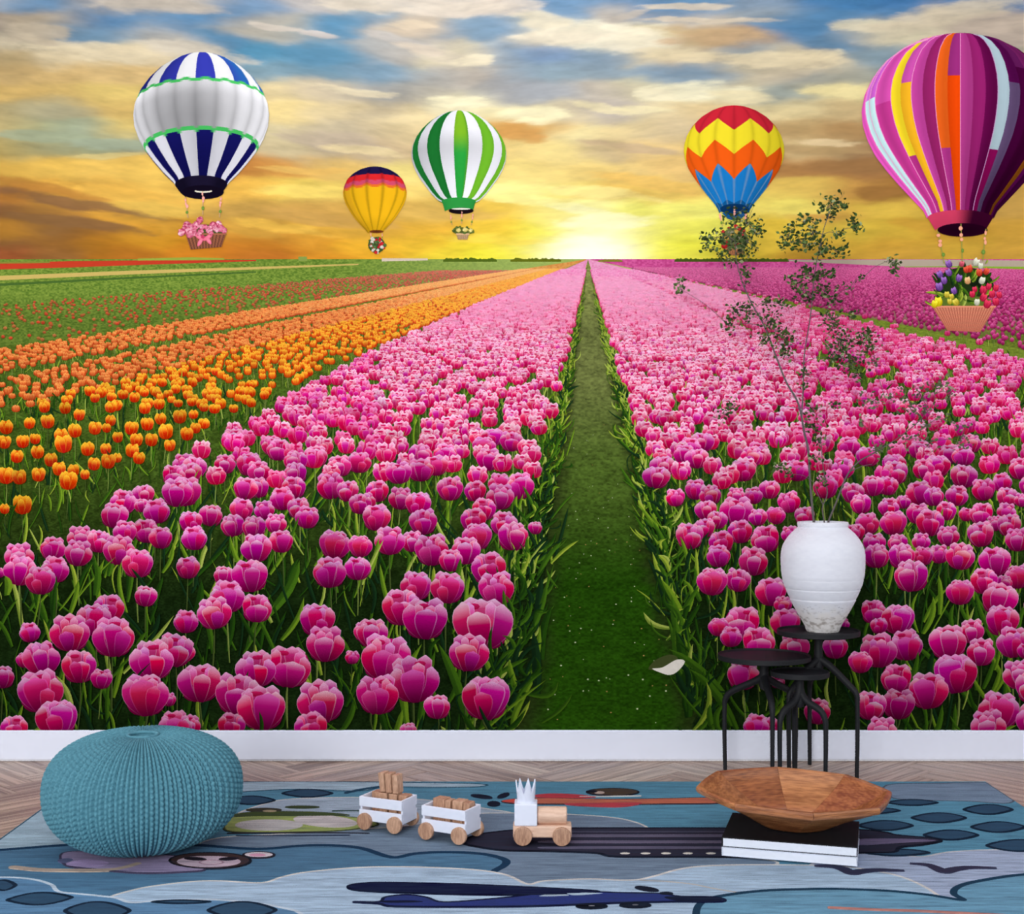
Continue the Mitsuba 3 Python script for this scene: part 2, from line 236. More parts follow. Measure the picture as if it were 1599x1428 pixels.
def field_fn(p, n, uv):
    x, y = p.x / MU + 799.5, HORIZON - (p.z - EYE) / MU
    d = dr.maximum(y - 405.0, 1.0); u = (x - 918.0) / d
    gz = 733.0 / d
    near = smoothstep(150, 560, d); far = dr.exp(-d / 42.0)
    sp = noise(u * 14, gz * 9); sp2 = noise(u * 40 + 4, gz * 26); px = noise(x / 2.6, y / 1.6); px2 = fbm(x / 9.0, y / 14.0)
    tex = 0.45 * sp2 + 0.35 * px + 0.2 * sp
    # earth and leaf shade between the plants
    bed = mix(mix(lin((124, 140, 52)), lin((78, 104, 34)), smoothstep(20, 190, d)), lin((20, 36, 12)), near) * (0.35 + 1.3 * px2 * px + 0.3 * sp2)
    pinkfar = mix(lin((238, 166, 204)), lin((216, 92, 156)), px * 0.75)
    orangefar = mix(lin((232, 170, 96)), lin((206, 112, 50)), px)
    c = bed
    pinkbed = ((u > -2.3) & (u < -0.22)) | ((u > 0.3) & (u < 4.2))
    c = dr.select(pinkbed, mix(c, pinkfar, smoothstep(55, 20, d) * 0.92), c)
    orbed = (u > -6.7) & (u < -2.5)
    c = dr.select(orbed, mix(c, orangefar, smoothstep(60, 24, d) * 0.85), c)
    mag = u > 4.8
    c = dr.select(mag, mix(mix(lin((176, 52, 116)), lin((214, 96, 158)), px), mix(lin((118, 128, 44)), lin((70, 92, 30)), px), smoothstep(36, 130, d)), c)
    gapr = (u > 4.2) & (u <= 4.8)
    c = dr.select(gapr, mix(lin((168, 176, 96)), mix(lin((70, 90, 26)), lin((140, 158, 56)), tex), smoothstep(15, 60, d)), c)
    # green crop to the left
    lg = u < -6.7
    green = mix(lin((60, 98, 28)), lin((138, 160, 66)), 0.75 * px + 0.25 * sp) * (1 - 0.30 * smoothstep(40, 100, d))
    green = mix(green, lin((172, 190, 104)), smoothstep(500, 880, x) * 0.6)
    c = dr.select(lg, green, c)
    # grass path
    L, R = -0.132 - 0.02 * noise(gz * 30, 1.0), 0.205 + 0.04 * noise(gz * 26, 5.0)
    path = (u > L) & (u < R)
    g2 = fbm(x / 5.0, y / 2.6, octaves=4)
    dk = fbm(x / 40.0, y / 16.0)
    gcol = mix(mix(lin((132, 138, 74)), lin((108, 116, 62)), smoothstep(10, 130, d)), mix(lin((76, 98, 36)), lin((32, 66, 8)), smoothstep(300, 520, d)), smoothstep(150, 340, d))
    gcol = gcol * (0.35 + 1.1 * g2 + 0.35 * (dk - 0.5) + 0.25 * (px - 0.5))
    edge = smoothstep(0.0, 0.075, u - L) * smoothstep(0.0, 0.075, R - u)
    earth = lin((34, 40, 18))
    gcol = mix(mi.Color3f(*[float(v) for v in earth]) * (0.5 + g2), gcol, 0.25 + 0.75 * edge)
    c = dr.select(path, gcol, c)
    side = ((u > -0.24) & (u <= L)) | ((u >= R) & (u < 0.31))
    c = dr.select(side, mix(mix(lin((90, 112, 34)), lin((168, 178, 60)), px), lin((20, 34, 12)), smoothstep(90, 380, d)) * (0.5 + px), c)
    return dr.clip(c, 0, 0.97)
scene['field_print'] = two({'type': 'diffuse', 'reflectance': proc(field_fn)})

def flat_poly(P, off, col, name=None, bsdf='ink', parent=MUR):
    """a flat printed patch: polygon in mural pixels, colour(s) per vertex"""
    P = np.asarray(P, float)
    pg = Polygon(P)
    if not pg.is_valid: pg = pg.buffer(0)
    v, f = trimesh.creation.triangulate_polygon(pg, engine='earcut')
    return trimesh.Trimesh(wall_pt(v, off), f[:, ::-1], process=False), np.tile(lin(col), (len(v), 1))
def sheet(x0, x1, y0, y1, off, nx=24, ny=16):
    gx, gy = np.meshgrid(np.linspace(x0, x1, nx), np.linspace(y0, y1, ny), indexing='ij')
    v = wall_pt(np.stack([gx.ravel(), gy.ravel()], 1), off)
    i, j = np.meshgrid(np.arange(nx - 1), np.arange(ny - 1), indexing='ij')
    q = np.stack([i * ny + j, i * ny + j + 1, (i + 1) * ny + j + 1, (i + 1) * ny + j], -1).reshape(-1, 4)
    return trimesh.Trimesh(v, np.vstack([q[:, [0, 1, 2]], q[:, [0, 2, 3]]]), process=False)
label(put('printed_sky', sheet(X0M, X1M, Y0M, 410, 0.0002), 'sky_print', MUR), 'printed sunset sky with streaky golden and blue clouds')
label(put('printed_field', sheet(X0M, X1M, 405, Y1M, 0.0006), 'field_print', MUR), 'printed green field with grass path between flower beds')

# far strips of other fields, hedges and a greenhouse on the horizon
rs = random.Random(11)
def strip(pts_top, pts_bot, col, name, off, text=None):
    m, c = flat_poly(list(pts_top) + list(pts_bot)[::-1], off, col)
    k = put(name, m, 'ink', MUR, color=c)
    if text: label(k, text)
strip([(X0M,412),(0,411),(110,408),(220,407),(400,406)], [(X0M,427),(0,421),(110,418),(220,414),(400,408)], (190,60,38), 'printed_far_field', 0.0010, 'printed strip of red tulips on the left horizon')
strip([(X0M,434),(0,431),(200,423),(400,417),(560,412)], [(X0M,442),(0,438),(200,429),(400,421),(560,414)], (196,172,96), 'printed_far_field', 0.0010, 'printed pale yellow flower strip')
strip([(X0M,446),(0,443),(200,433),(400,424)], [(X0M,452),(0,447),(200,436),(400,426)], (70,100,42), 'printed_far_field', 0.0010, 'printed dark green furrow')
strip([(215,404),(300,402),(350,403.5)], [(215,407.5),(300,407),(350,406)], (146,160,62), 'printed_far_field', 0.0010)
strip([(X0M,410),(0,409),(78,408.5)], [(X0M,412.5),(0,412),(78,411)], (128,128,52), 'printed_far_field', 0.0011)
strip([(1230,406),(1440,405.5),(1599,407),(X1M,408)], [(1230,408),(1400,416.5),(1599,417.5),(X1M,419)], (176,160,142), 'printed_far_field', 0.0010, 'printed greyish mauve strip on the right horizon')
strip([(1412,416.5),(1500,416),(1599,417),(X1M,419)], [(1412,419),(1500,427),(1599,430),(X1M,431)], (130,170,48), 'printed_far_field', 0.0011, 'printed bright green strip on the right horizon')
strip([(596,403.5),(668,403.8)], [(596,408.5),(668,407)], (205,190,170), 'printed_greenhouse', 0.0010, 'printed pale greenhouse on the horizon')
strip([(466,401),(479,401)], [(466,408),(480,408)], (130,150,72), 'printed_hedge', 0.0010)
for x0, x1, h, col in ((692,776,5,(78,98,28)), (797,876,4.5,(96,104,24)), (934,972,3.2,(128,122,44)), (1053,1232,4.5,(70,84,26))):
    xs = np.linspace(x0, x1, int((x1 - x0) / 2.5)); yt = [408 - h * (0.55 + 0.6 * rs.random()) * min(1, (min(x - x0, x1 - x) + 4) / 10) for x in xs]
    strip(list(zip(xs, yt)), [(x, 409.0) for x in xs], col, 'printed_hedge', 0.0010)

# ------------------------------------------------------------------ printed tulips: flat drawings, stamped from a few templates
rng = np.random.default_rng(7)
ACR = {3: np.array([-1, 0, 1.0]), 5: np.array([-1, -.80, 0, .80, 1.0]), 7: np.array([-1, -.88, -.45, 0, .45, .88, 1.0])}
def petal(bx, by, tx, ty, W, base, tip, rim, ns=7, na=5, bulge=0.0, tipr=0.55, rimk=1.0, crown=.8):
    """a broad petal: base colour below, body colour above, a paler rim and tip"""
    s = np.linspace(0, 1, ns) ** .9; A = ACR[na]
    ax = np.array([tx - bx, ty - by]); L = np.linalg.norm(ax); nrm = np.array([-ax[1], ax[0]]) / L
    hw = W * np.power(np.clip(s * 0.95 + 0.05, 0, 1), 0.5) * np.sqrt(np.clip(1 - s ** (2.5 + 5 * tipr), 0, 1)); hw[-1] = W * 0.06
    P = np.array([bx, by])[None, None] + ax[None, None] * s[:, None, None] + nrm[None, None] * (hw[:, None] * A[None] + bulge * np.sin(np.pi * s)[:, None])[..., None]
    base, tip, rim = lin(base), lin(tip), lin(rim)
    t = np.clip(s / .78, 0, 1)[:, None] ** 1.35
    c = np.repeat((base[None] * (1 - t) + tip[None] * t)[:, None], na, 1)
    e = (np.abs(A) > .95)[None, :] * (0.12 + 0.88 * s)[:, None] * .62 + (np.clip((s - crown) / (1.001 - crown), 0, 1) ** 1.3)[:, None] * .85
    e = np.clip(e * rimk, 0, 1)[..., None]
    c = c * (1 - e) + rim[None, None] * e
    i, j = np.meshgrid(np.arange(ns - 1), np.arange(na - 1), indexing='ij')
    q = np.stack([i * na + j, i * na + j + 1, (i + 1) * na + j + 1, (i + 1) * na + j], -1).reshape(-1, 4)
    return P.reshape(-1, 2), np.vstack([q[:, [0, 1, 2]], q[:, [0, 2, 3]]]), c.reshape(-1, 3)
def blob(cx, cy, rx, ry, bot, top, n=14, sq=2.4):
    a = np.arange(n) / n * 2 * np.pi
    co, si = np.cos(a), np.sin(a)
    P = np.stack([cx + rx * np.sign(co) * np.abs(co) ** (2 / sq), cy + ry * np.sign(si) * np.abs(si) ** (2 / sq)], 1)
    P = np.vstack([P, [[cx, cy]]])
    t = np.clip((P[:, 1] - cy + ry) / (2 * ry), 0, 1)[:, None]
    c = lin(bot)[None] * (1 - t) + lin(top)[None] * t
    i = np.arange(n)
    return P, np.stack([i, (i + 1) % n, np.full(n, n)], 1), c
def stack(layers):
    V, F, Cc, Z, o = [], [], [], [], 0
    for k, (p, f, c) in enumerate(layers):
        V.append(p); F.append(f + o); Cc.append(c); Z.append(np.full(len(p), k * 3.0e-6)); o += len(p)
    return np.vstack(V), np.vstack(F), np.vstack(Cc), np.concatenate(Z)
def jit(c, a): return tuple(np.clip(np.array(c) + rng.normal(0, a, 3), 0, 255))
CRIM, MAG, PALE = (192, 10, 56), (198, 12, 124), (242, 192, 228)
def pink_big():
    r = lambda a: rng.uniform(-a, a)
    Ls = [blob(0, 0.45, 0.46 + r(0.02), 0.45, (84, 0, 40), (196, 18, 112), 18, 2.8)]
    # the crumpled inner petals that show over the rim
    for x in (-0.24 + r(.06), 0.24 + r(.06), r(.1)):
        Ls.append(petal(x * .7, 0.45, x, 0.97 + r(.04), 0.22 + r(.03), jit((150, 8, 70), 6), jit((212, 50, 136), 10), jit(PALE, 6), ns=6, na=5, crown=.62))
    x = r(.22)
    Ls.append(blob(x, .80, .15 + r(.03), .06, (150, 4, 50), (206, 26, 96), 8))
    for x in (-.16 + r(.1), .17 + r(.1)):
        Ls.append(petal(x, 0.42, x * 1.25, 0.86 + r(.06), 0.15 + r(.03), jit(CRIM, 8), jit((226, 52, 130) if rng.random() < .6 else (214, 84, 170), 10), jit((240, 184, 220), 6), ns=6, na=5, crown=.55))
    sg = 1 if rng.random() < .5 else -1
    for q in (sg, -sg):
        Ls.append(petal(q * .10, 0.03, q * (.35 + r(.04)), 0.80 + r(.09), 0.21 + r(.03), (88, 0, 42), jit(MAG if rng.random() < .55 else (206, 14, 88), 8), jit(PALE, 6), ns=9, na=7, bulge=-q * .12, crown=.72 + r(.08)))
    x = r(.17)
    Ls.append(petal(x * .3, -.01, x, 0.72 + r(.12), 0.31 + r(.05), (84, 0, 44), jit(MAG if rng.random() < .6 else (204, 12, 84), 8), jit(PALE if rng.random() < .7 else (226, 110, 186), 8), ns=9, na=7, bulge=r(.05), tipr=.75 + r(.25), crown=.72 + r(.1)))
    if rng.random() < .55:   # a second front petal that laps over the first
        x2 = x + (.26 if x < 0 else -.26) + r(.06)
        Ls.append(petal(x2 * .35, 0.0, x2, .60 + r(.10), .21 + r(.04), (80, 0, 40), jit((196, 14, 92) if rng.random() < .5 else (190, 14, 128), 8), jit((228, 120, 190), 8), ns=7, na=7, bulge=r(.05), tipr=.7, crown=.80))
    return stack(Ls)
def pink_mid(hl=1.0):
    r = lambda a: rng.uniform(-a, a)
    rim = np.array((226, 84, 162)) * (1 - hl) + np.array((250, 206, 226)) * hl
    Ls = [blob(0, 0.46, 0.47, 0.46, (160, 2, 44), (210, 18, 100), 12, 2.8)]
    for x in (-.27 + r(.05), .27 + r(.05), r(.12)):
        Ls.append(petal(x * .8, .45, x, .97 + r(.04), .19, (196, 14, 80), jit((228, 70, 146), 8), rim, ns=5, na=3, crown=.4))
    x = r(.22); Ls.append(blob(x, .76, .15, .055, (176, 6, 60), (206, 20, 90), 7))
    for q in (1, -1):
        Ls.append(petal(q * .12, .03, q * .34, .76 + r(.09), .20, (158, 0, 42), jit((214, 16, 98) if rng.random() < .6 else MAG, 8), rim, ns=6, na=5, bulge=-q * .1, crown=.76))
    x = r(.15)
    Ls.append(petal(x * .3, 0.0, x, .70 + r(.1), .27, (150, 0, 44), jit((218, 18, 100) if rng.random() < .55 else (206, 22, 136), 8), rim, ns=6, na=5, tipr=.8, crown=.76 + r(.08)))
    return stack(Ls)
def pink_small(hl=1.0, body=(208, 20, 92), top=(244, 178, 212)):
    top = np.array(body) * (1 - hl) + np.array(top) * hl
    r = lambda a: rng.uniform(-a, a)
    Ls = [blob(0, .45, .48, .45, np.array(body) * .8, body, 9, 2.7)]
    for q in (-.25 + r(.05), .25 + r(.05), r(.1)):
        Ls.append(petal(q * .8, .5, q, .98 + r(.04), .19, np.array(body), np.array(body) * .7 + top * .3, top, ns=4, na=3, crown=.4))
    for q in (-1, 1):
        Ls.append(petal(q * .14, .06, q * .28, .74 + r(.08), .20, np.array(body) * .86, np.array(body), top, ns=4, na=3, crown=.72))
    return stack(Ls)
def tiny(body, top):
    P = np.array([(-.45, .3), (0, -.02), (.45, .3), (.42, .75), (0, 1.0), (-.42, .75)])
    md = lin(np.array(body) * .45 + np.array(top) * .55); c = np.array([lin(body) * .75, lin(np.array(body) * .8), lin(body), md, lin(top), md])
    return P, np.array([(0, 1, 2), (0, 2, 3), (0, 3, 5), (3, 4, 5)]), c, np.zeros(6)
def orange_big():
    r = lambda a: rng.uniform(-a, a)
    Ls = [blob(0, .46, .44, .45, (150, 26, 2), (220, 78, 10), 14, 2.6)]
    for x in (-.2, .2):
        Ls.append(petal(x * .6, .4, x + r(.08), .98 + r(.04), .20, (186, 44, 6), (226, 120, 20), (248, 206, 60), ns=6, na=5, crown=.45))
    for q in (1, -1):
        Ls.append(petal(q * .08, .02, q * (.31 + r(.04)), .90 + r(.06), .21, jit((152, 22, 4), 6), jit((216, 62, 8), 8), (248, 202, 56), bulge=-q * .1, ns=7, na=5, crown=.5, tipr=.2, rimk=1.1))
    x = r(.12)
    Ls.append(petal(x * .3, 0, x, .82 + r(.08), .24, jit((156, 20, 4), 6), jit((208, 44, 8), 10), (246, 196, 52), ns=8, na=5, tipr=.1, crown=.5, rimk=1.1))
    return stack(Ls)
def orange_small(salmon=False):
    body, top = ((200, 72, 28), (244, 170, 90)) if salmon else ((212, 62, 8), (248, 194, 56))
    r = lambda a: rng.uniform(-a, a)
    Ls = [blob(0, .46, .46, .45, np.array(body) * .8, body, 9, 2.5)]
    for x in (-.24, .24, r(.1)):
        Ls.append(petal(x * .4, .12, x, .94 + r(.06), .19, np.array(body) * .86, np.array(body) * .75 + np.array(top) * .25, top, ns=5, na=3, crown=.6 if salmon else .45, tipr=.3))
    return stack(Ls)
TPL = {'pink_big': [pink_big() for _ in range(26)], 'pink_mid': [pink_mid() for _ in range(16)], 'pink_mid_dull': [pink_mid(.55) for _ in range(12)],
       'pink_small': [pink_small() for _ in range(10)], 'pink_small_dull': [pink_small(.55) for _ in range(8)],
       'pink_tiny': [tiny((200, 18, 90), (240, 150, 198)), tiny((182, 14, 76), (228, 110, 172)), tiny((206, 34, 114), (248, 190, 220))],
       'pink_tiny_dull': [tiny((186, 34, 104), (222, 104, 168)), tiny((178, 30, 96), (212, 84, 152))],
       'magenta_tiny': [tiny((142, 20, 78), (216, 92, 152)), tiny((160, 30, 90), (228, 116, 170)), tiny((126, 18, 72), (186, 52, 118))],
       'orange_big': [orange_big() for _ in range(16)], 'orange_small': [orange_small() for _ in range(10)], 'orange_tiny': [tiny((208, 72, 14), (242, 166, 56)), tiny((220, 96, 22), (246, 190, 80))],
       'salmon_small': [orange_small(True) for _ in range(8)], 'salmon_tiny': [tiny((196, 80, 36), (242, 174, 98)), tiny((206, 98, 46), (244, 188, 116))],
       'red_tiny': [tiny((176, 60, 34), (212, 96, 60)), tiny((150, 74, 38), (186, 112, 62)), tiny((160, 90, 46), (190, 128, 74))]}

flowers = []     # (template kind, x, y, w, h)  y = centre of the head in mural rows
def hands(ox, oy, sc, rows, kind):
    for x, y, w in rows:
        flowers.append((kind, ox + x / sc, oy + y / sc, w / sc, w / sc * 0.98))
hands(0, 750, 3.57, [(0,515,60),(110,425,160),(115,500,175),(230,555,165),(300,380,140),(310,495,155),(450,320,140),(440,405,150),(555,340,130),(640,195,145),(690,120,140),(800,80,120),(790,140,80),(875,170,145),(700,285,130),(665,385,175),(820,280,140),(900,320,125),(770,460,170),(990,70,160),(815,645,120),(610,715,170),(530,775,190),(395,845,220),(635,870,230),(170,845,115),(235,990,200),(140,1000,90),(445,1035,190),(230,1170,250),(20,1095,130),(570,1105,115),(850,1000,230),(980,945,190),(815,1190,250),(945,1220,80),(320,1325,230),(85,1380,150),(980,1365,180)], 'pink_big')
hands(280, 750, 3.57, [(40,60,170),(65,230,125),(180,195,125),(85,320,140),(350,160,130),(475,165,110),(575,100,135),(440,40,120),(370,45,130),(640,40,130),(665,155,120),(715,205,130),(300,250,130),(420,260,130),(540,240,115),(430,375,165),(570,340,130),(940,60,120),(1010,130,120),(870,355,170),(1010,365,130),(840,510,180),(995,490,135),(50,485,130),(250,530,110),(395,530,190),(270,645,190),(195,735,190),(435,710,165),(40,785,135),(25,950,130),(115,1125,225),(770,775,190),(815,910,205),(430,1050,210),(330,1190,240),(615,1035,240),(465,1265,255),(790,1225,255),(965,985,80),(1035,840,120),(60,1365,130),(295,1365,150),(735,1375,180)], 'pink_big')
hands(560, 750, 3.57, [(105,60,125),(40,120,110),(235,100,130),(335,130,140),(510,45,140),(650,60,120),(790,90,150),(700,160,130),(100,205,155),(360,230,150),(640,220,140),(810,240,140),(660,310,160),(860,310,165),(985,265,75),(175,335,165),(300,340,120),(410,385,185),(600,390,160),(515,445,130),(30,370,90),(20,490,100),(725,490,190),(770,600,195),(320,585,170),(495,595,185),(240,705,210),(370,770,235),(690,795,310),(80,850,170),(615,955,220),(150,985,270),(310,1105,270),(110,1190,230),(440,1260,140),(710,1205,260),(280,1392,90)], 'pink_big')
hands(1040, 750, 3.57, [(50,95,105),(165,50,120),(245,80,120),(390,85,95),(485,85,100),(220,165,115),(285,220,105),(390,175,175),(510,205,100),(610,195,105),(685,120,125),(575,50,110),(130,310,150),(215,265,110),(410,285,135),(305,345,135),(290,420,130),(550,325,160),(485,450,165),(255,560,165),(400,555,135),(585,620,165),(650,690,100),(665,790,160),(290,815,110),(420,795,200),(360,870,120),(515,900,180),(715,925,170),(425,1085,170),(940,925,140),(840,1285,150),(620,1120,80),(500,1365,140),(580,1365,100),(985,800,70),(690,300,100),(1020,300,110),(770,200,110)], 'pink_big')
hands(1320, 750, 3.57, [(40,70,120),(85,130,115),(150,30,120),(235,30,110),(410,70,140),(320,120,80),(490,90,110),(620,85,120),(765,50,130),(870,10,110),(900,95,115),(980,110,80),(240,150,110),(120,240,130),(265,235,145),(400,185,120),(560,170,110),(470,235,155),(670,190,80),(755,185,130),(895,175,105),(830,240,90),(910,250,130),(570,310,120),(750,300,145),(955,330,135),(55,290,100),(420,340,100),(170,420,140),(160,350,120),(290,350,110),(310,420,145),(430,420,110),(520,410,110),(640,420,160),(365,530,185),(830,450,170),(770,560,150),(635,620,150),(880,570,90),(955,535,140),(855,660,190),(155,730,140),(290,770,180),(185,810,95),(870,780,180),(570,900,200),(700,840,140),(750,955,160),(180,945,200),(335,915,180),(80,1010,130),(930,900,180),(610,1070,235),(280,1100,170),(455,1170,210),(960,1080,170),(140,1255,165),(290,1245,175),(850,1280,225),(790,1370,190),(200,1392,160),(1000,950,90),(1040,1150,190),(1080,700,180),(1050,1330,200),(1060,480,150)], 'pink_big')
hands(0, 390, 3.86, [(40,1070,90),(30,1160,85),(140,1155,85),(215,1140,70),(105,1245,85),(230,1220,85),(290,1035,90),(180,1045,75),(455,1090,90),(385,1170,115),(370,1120,90),(530,1200,90),(310,1265,90),(40,1360,110),(120,1370,95),(235,1355,90),(360,1320,90),(445,1330,80),(415,1390,120),(515,1355,65),(570,1290,85),(640,1200,75),(655,1275,95),(710,1255,60),(800,1210,90),(840,1255,80),(712,1130,70),(795,1075,90),(575,1075,85),(645,1075,60),(670,1030,70),(825,1145,85),(915,1145,85),(1000,1095,100),(890,1050,85),(1025,1180,75),(1130,1110,85),(1180,1075,70),(1085,1005,90),(970,1020,75),(395,955,75),(480,995,75),(-60,1100,90),(-70,1250,95)], 'orange_big')
hands(0, 750, 3.57, [(130,135,115),(30,160,60),(-60,150,110),(-140,90,110)], 'orange_big')
placed = np.array([(f[1], f[2]) for f in flowers]); n_hand = len(flowers)

def scatter(u0, u1, d0, d1, spacing, kinds, wk, w0, seed, thin=0.12, hk=(1.0, .74), avoid=True, jitter=.42, limit=None):
    """plants on the jittered rows of a flat field that recedes to the horizon; u = sideways / drop, d = drop below the horizon (mural rows)"""
    r = np.random.default_rng(seed)
    z = 733.0 / d1
    while z < 733.0 / d0:
        z += spacing
        d = 733.0 / z
        lo = u0(d) if callable(u0) else u0; hi = u1(d) if callable(u1) else u1
        lo = max(lo, (X0M - 918) / d); hi = min(hi, (X1M - 918) / d)
        if hi <= lo: continue
        m = max(1, int((hi - lo) / spacing)); us = lo + (np.arange(m) + .5 + r.uniform(-jitter, jitter, m)) * (hi - lo) / m
        zz = z + r.uniform(-jitter, jitter, m) * spacing; dd = np.clip(733.0 / zz, d0, d1)
        keep = r.random(m) > thin
        for u, q in zip(us[keep], dd[keep]):
            x, y = 918 + u * q, 405 + q
            if limit and limit(x, y): continue
            w = (wk * q + w0) * r.uniform(.84, 1.14); t = min(1, q / 420.0)
            if avoid and q > 180 and n_hand and np.min(np.hypot(placed[:, 0] - x, (placed[:, 1] - y) * 1.15)) < .62 * w: continue
            kind = kinds(w, x, q)
            flowers.append((kind, x, y, w, w * (hk[1] + (hk[0] - hk[1]) * t) * r.uniform(.92, 1.08)))
def pk(w, x, d):
    dull = (abs(x - 918) > 330 and d > 60) and ((int(x * 7.3 + d * 3.1) % 3) > 0)
    if w > 34: return 'pink_big'
    if w > 15: return 'pink_mid_dull' if dull else 'pink_mid'
    if w > 6.5: return 'pink_small_dull' if dull else 'pink_small'
    return 'pink_tiny_dull' if dull else 'pink_tiny'
def ok_(w, x, d): return 'orange_big' if w > 16 else 'orange_small' if w > 6.5 else 'orange_tiny'
def sk(w, x, d): return 'salmon_small' if w > 6.5 else 'salmon_tiny'
lf = lambda d: -2.42 + .53 * min(1, max(0, (d - 70) / 330.0))
rf = lambda d: -.235 + .05 * min(1, max(0, (d - 300) / 150.0))
hand_zone = lambda x, y: y > 786 or (x < 330 and y > 700 and x < 330)
scatter(lf, rf, 17, 400, .118, pk, .098, 3.2, 21, limit=lambda x, y: y > 766)
scatter(.30, 2.22, 17, 400, .108, pk, .098, 3.0, 22, limit=lambda x, y: y > 766)
scatter(2.22, 2.55, 17, 400, .15, pk, .090, 2.6, 23, limit=lambda x, y: y > 766, thin=.35)
scatter(2.55, 4.25, 17, 400, .112, pk, .090, 2.8, 24, limit=lambda x, y: y > 766)
scatter(4.25, 4.9, 24, 330, .26, pk, .075, 2.4, 25, thin=.55)
scatter(4.9, 40, 14, 330, .125, lambda w, x, d: 'magenta_tiny', .042, 2.1, 26, thin=.12, hk=(1.25, 1.1))
scatter(-3.85, lambda d: -2.5 + .2 * min(1, max(0, (d - 60) / 200.0)), 16, 300, .115, ok_, .070, 2.6, 27, limit=lambda x, y: y > 640 and x < 300)
scatter(-4.9, -3.8, 16, 300, .088, sk, .060, 2.3, 28, hk=(.8, .72))
scatter(-6.5, -5.25, 16, 300, .088, sk, .060, 2.3, 29, hk=(.8, .72))
scatter(-13.0, -6.6, 18, 150, .24, lambda w, x, d: 'red_tiny', .045, 1.8, 30, thin=.3, hk=(.9, .8))

rng = np.random.default_rng(99)
def stamp(rows, tpls):
    """(vertices, faces, colours) of many stamped templates; rows: (x, y, w, h)"""
    V, F, Cc, o = [], [], [], 0
    pick = rng.integers(0, len(tpls), len(rows))
    A = np.array([r[:4] for r in rows], float)
    for k, (P, f, c, z) in enumerate(tpls):
        a = A[pick == k]
        if not len(a): continue
        flip = np.where(rng.random(len(a)) < .5, -1.0, 1.0); rot = rng.normal(0, .07, len(a))
        px = P[None, :, 0] * flip[:, None]; py = P[None, :, 1] - .5
        x = a[:, 0, None] + a[:, 2, None] * (px * np.cos(rot)[:, None] - py * np.sin(rot)[:, None])
        y = a[:, 1, None] - a[:, 3, None] * (px * np.sin(rot)[:, None] + py * np.cos(rot)[:, None])
        off = zoff(a[:, 1] + a[:, 3] * .2)[:, None] + z[None]
        v = np.stack([(x - 799.5) * MU, WALL - off, EYE - (y - HORIZON) * MU], -1)
        # distance haze towards the sun, and the tone of each single flower
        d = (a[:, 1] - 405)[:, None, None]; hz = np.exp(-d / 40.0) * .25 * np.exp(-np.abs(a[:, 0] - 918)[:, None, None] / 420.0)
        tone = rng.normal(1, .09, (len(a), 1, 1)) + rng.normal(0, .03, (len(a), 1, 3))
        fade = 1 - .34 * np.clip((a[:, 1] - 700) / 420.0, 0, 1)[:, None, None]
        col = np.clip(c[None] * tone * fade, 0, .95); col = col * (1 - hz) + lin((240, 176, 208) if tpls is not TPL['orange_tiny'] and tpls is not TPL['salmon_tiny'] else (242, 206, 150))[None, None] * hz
        ff = (f[None] + (np.arange(len(a)) * len(P))[:, None, None])
        ff = np.where(flip[:, None, None] < 0, ff[..., ::-1], ff)
        V.append(v.reshape(-1, 3)); F.append(ff.reshape(-1, 3) + o); Cc.append(col.reshape(-1, 3)); o += len(a) * len(P)
    return trimesh.Trimesh(np.vstack(V), np.vstack(F), process=False), np.vstack(Cc)

# clip what hangs over the baseboard edge: heads whose lower part is cut off by the print's edge
def clip_bottom(mesh, col):
    zmin = MURAL_BOTTOM
    v = mesh.vertices.copy(); below = v[:, 2] < zmin
    v[below, 2] = zmin
    return trimesh.Trimesh(v, mesh.faces, process=False), col
inside = [f for f in flowers if X0M + f[3] / 2 < f[1] < X1M - f[3] / 2 and f[2] - f[4] * .5 < Y1M - 3]
inside.sort(key=lambda f: -(f[3] * f[4]) if -20 < f[1] < 1620 else 0)
big, rest = inside[:300], inside[300:]
first_orange = True
for f in big:
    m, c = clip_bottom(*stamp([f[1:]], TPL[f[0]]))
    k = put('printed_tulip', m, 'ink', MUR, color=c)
    if f[0].startswith('orange'): label(k, 'printed orange tulip with yellow edged petals')
groups = {}
for f in rest: groups.setdefault(f[0], []).append(f[1:])
Ms, Cs = [], []
for kind, rows in groups.items():
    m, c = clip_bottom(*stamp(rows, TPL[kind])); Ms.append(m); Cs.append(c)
label(put('printed_small_tulips', cat(Ms), 'ink', MUR, color=np.vstack(Cs)), 'printed rows of small pink, orange and magenta tulips receding to the horizon', kind='stuff')

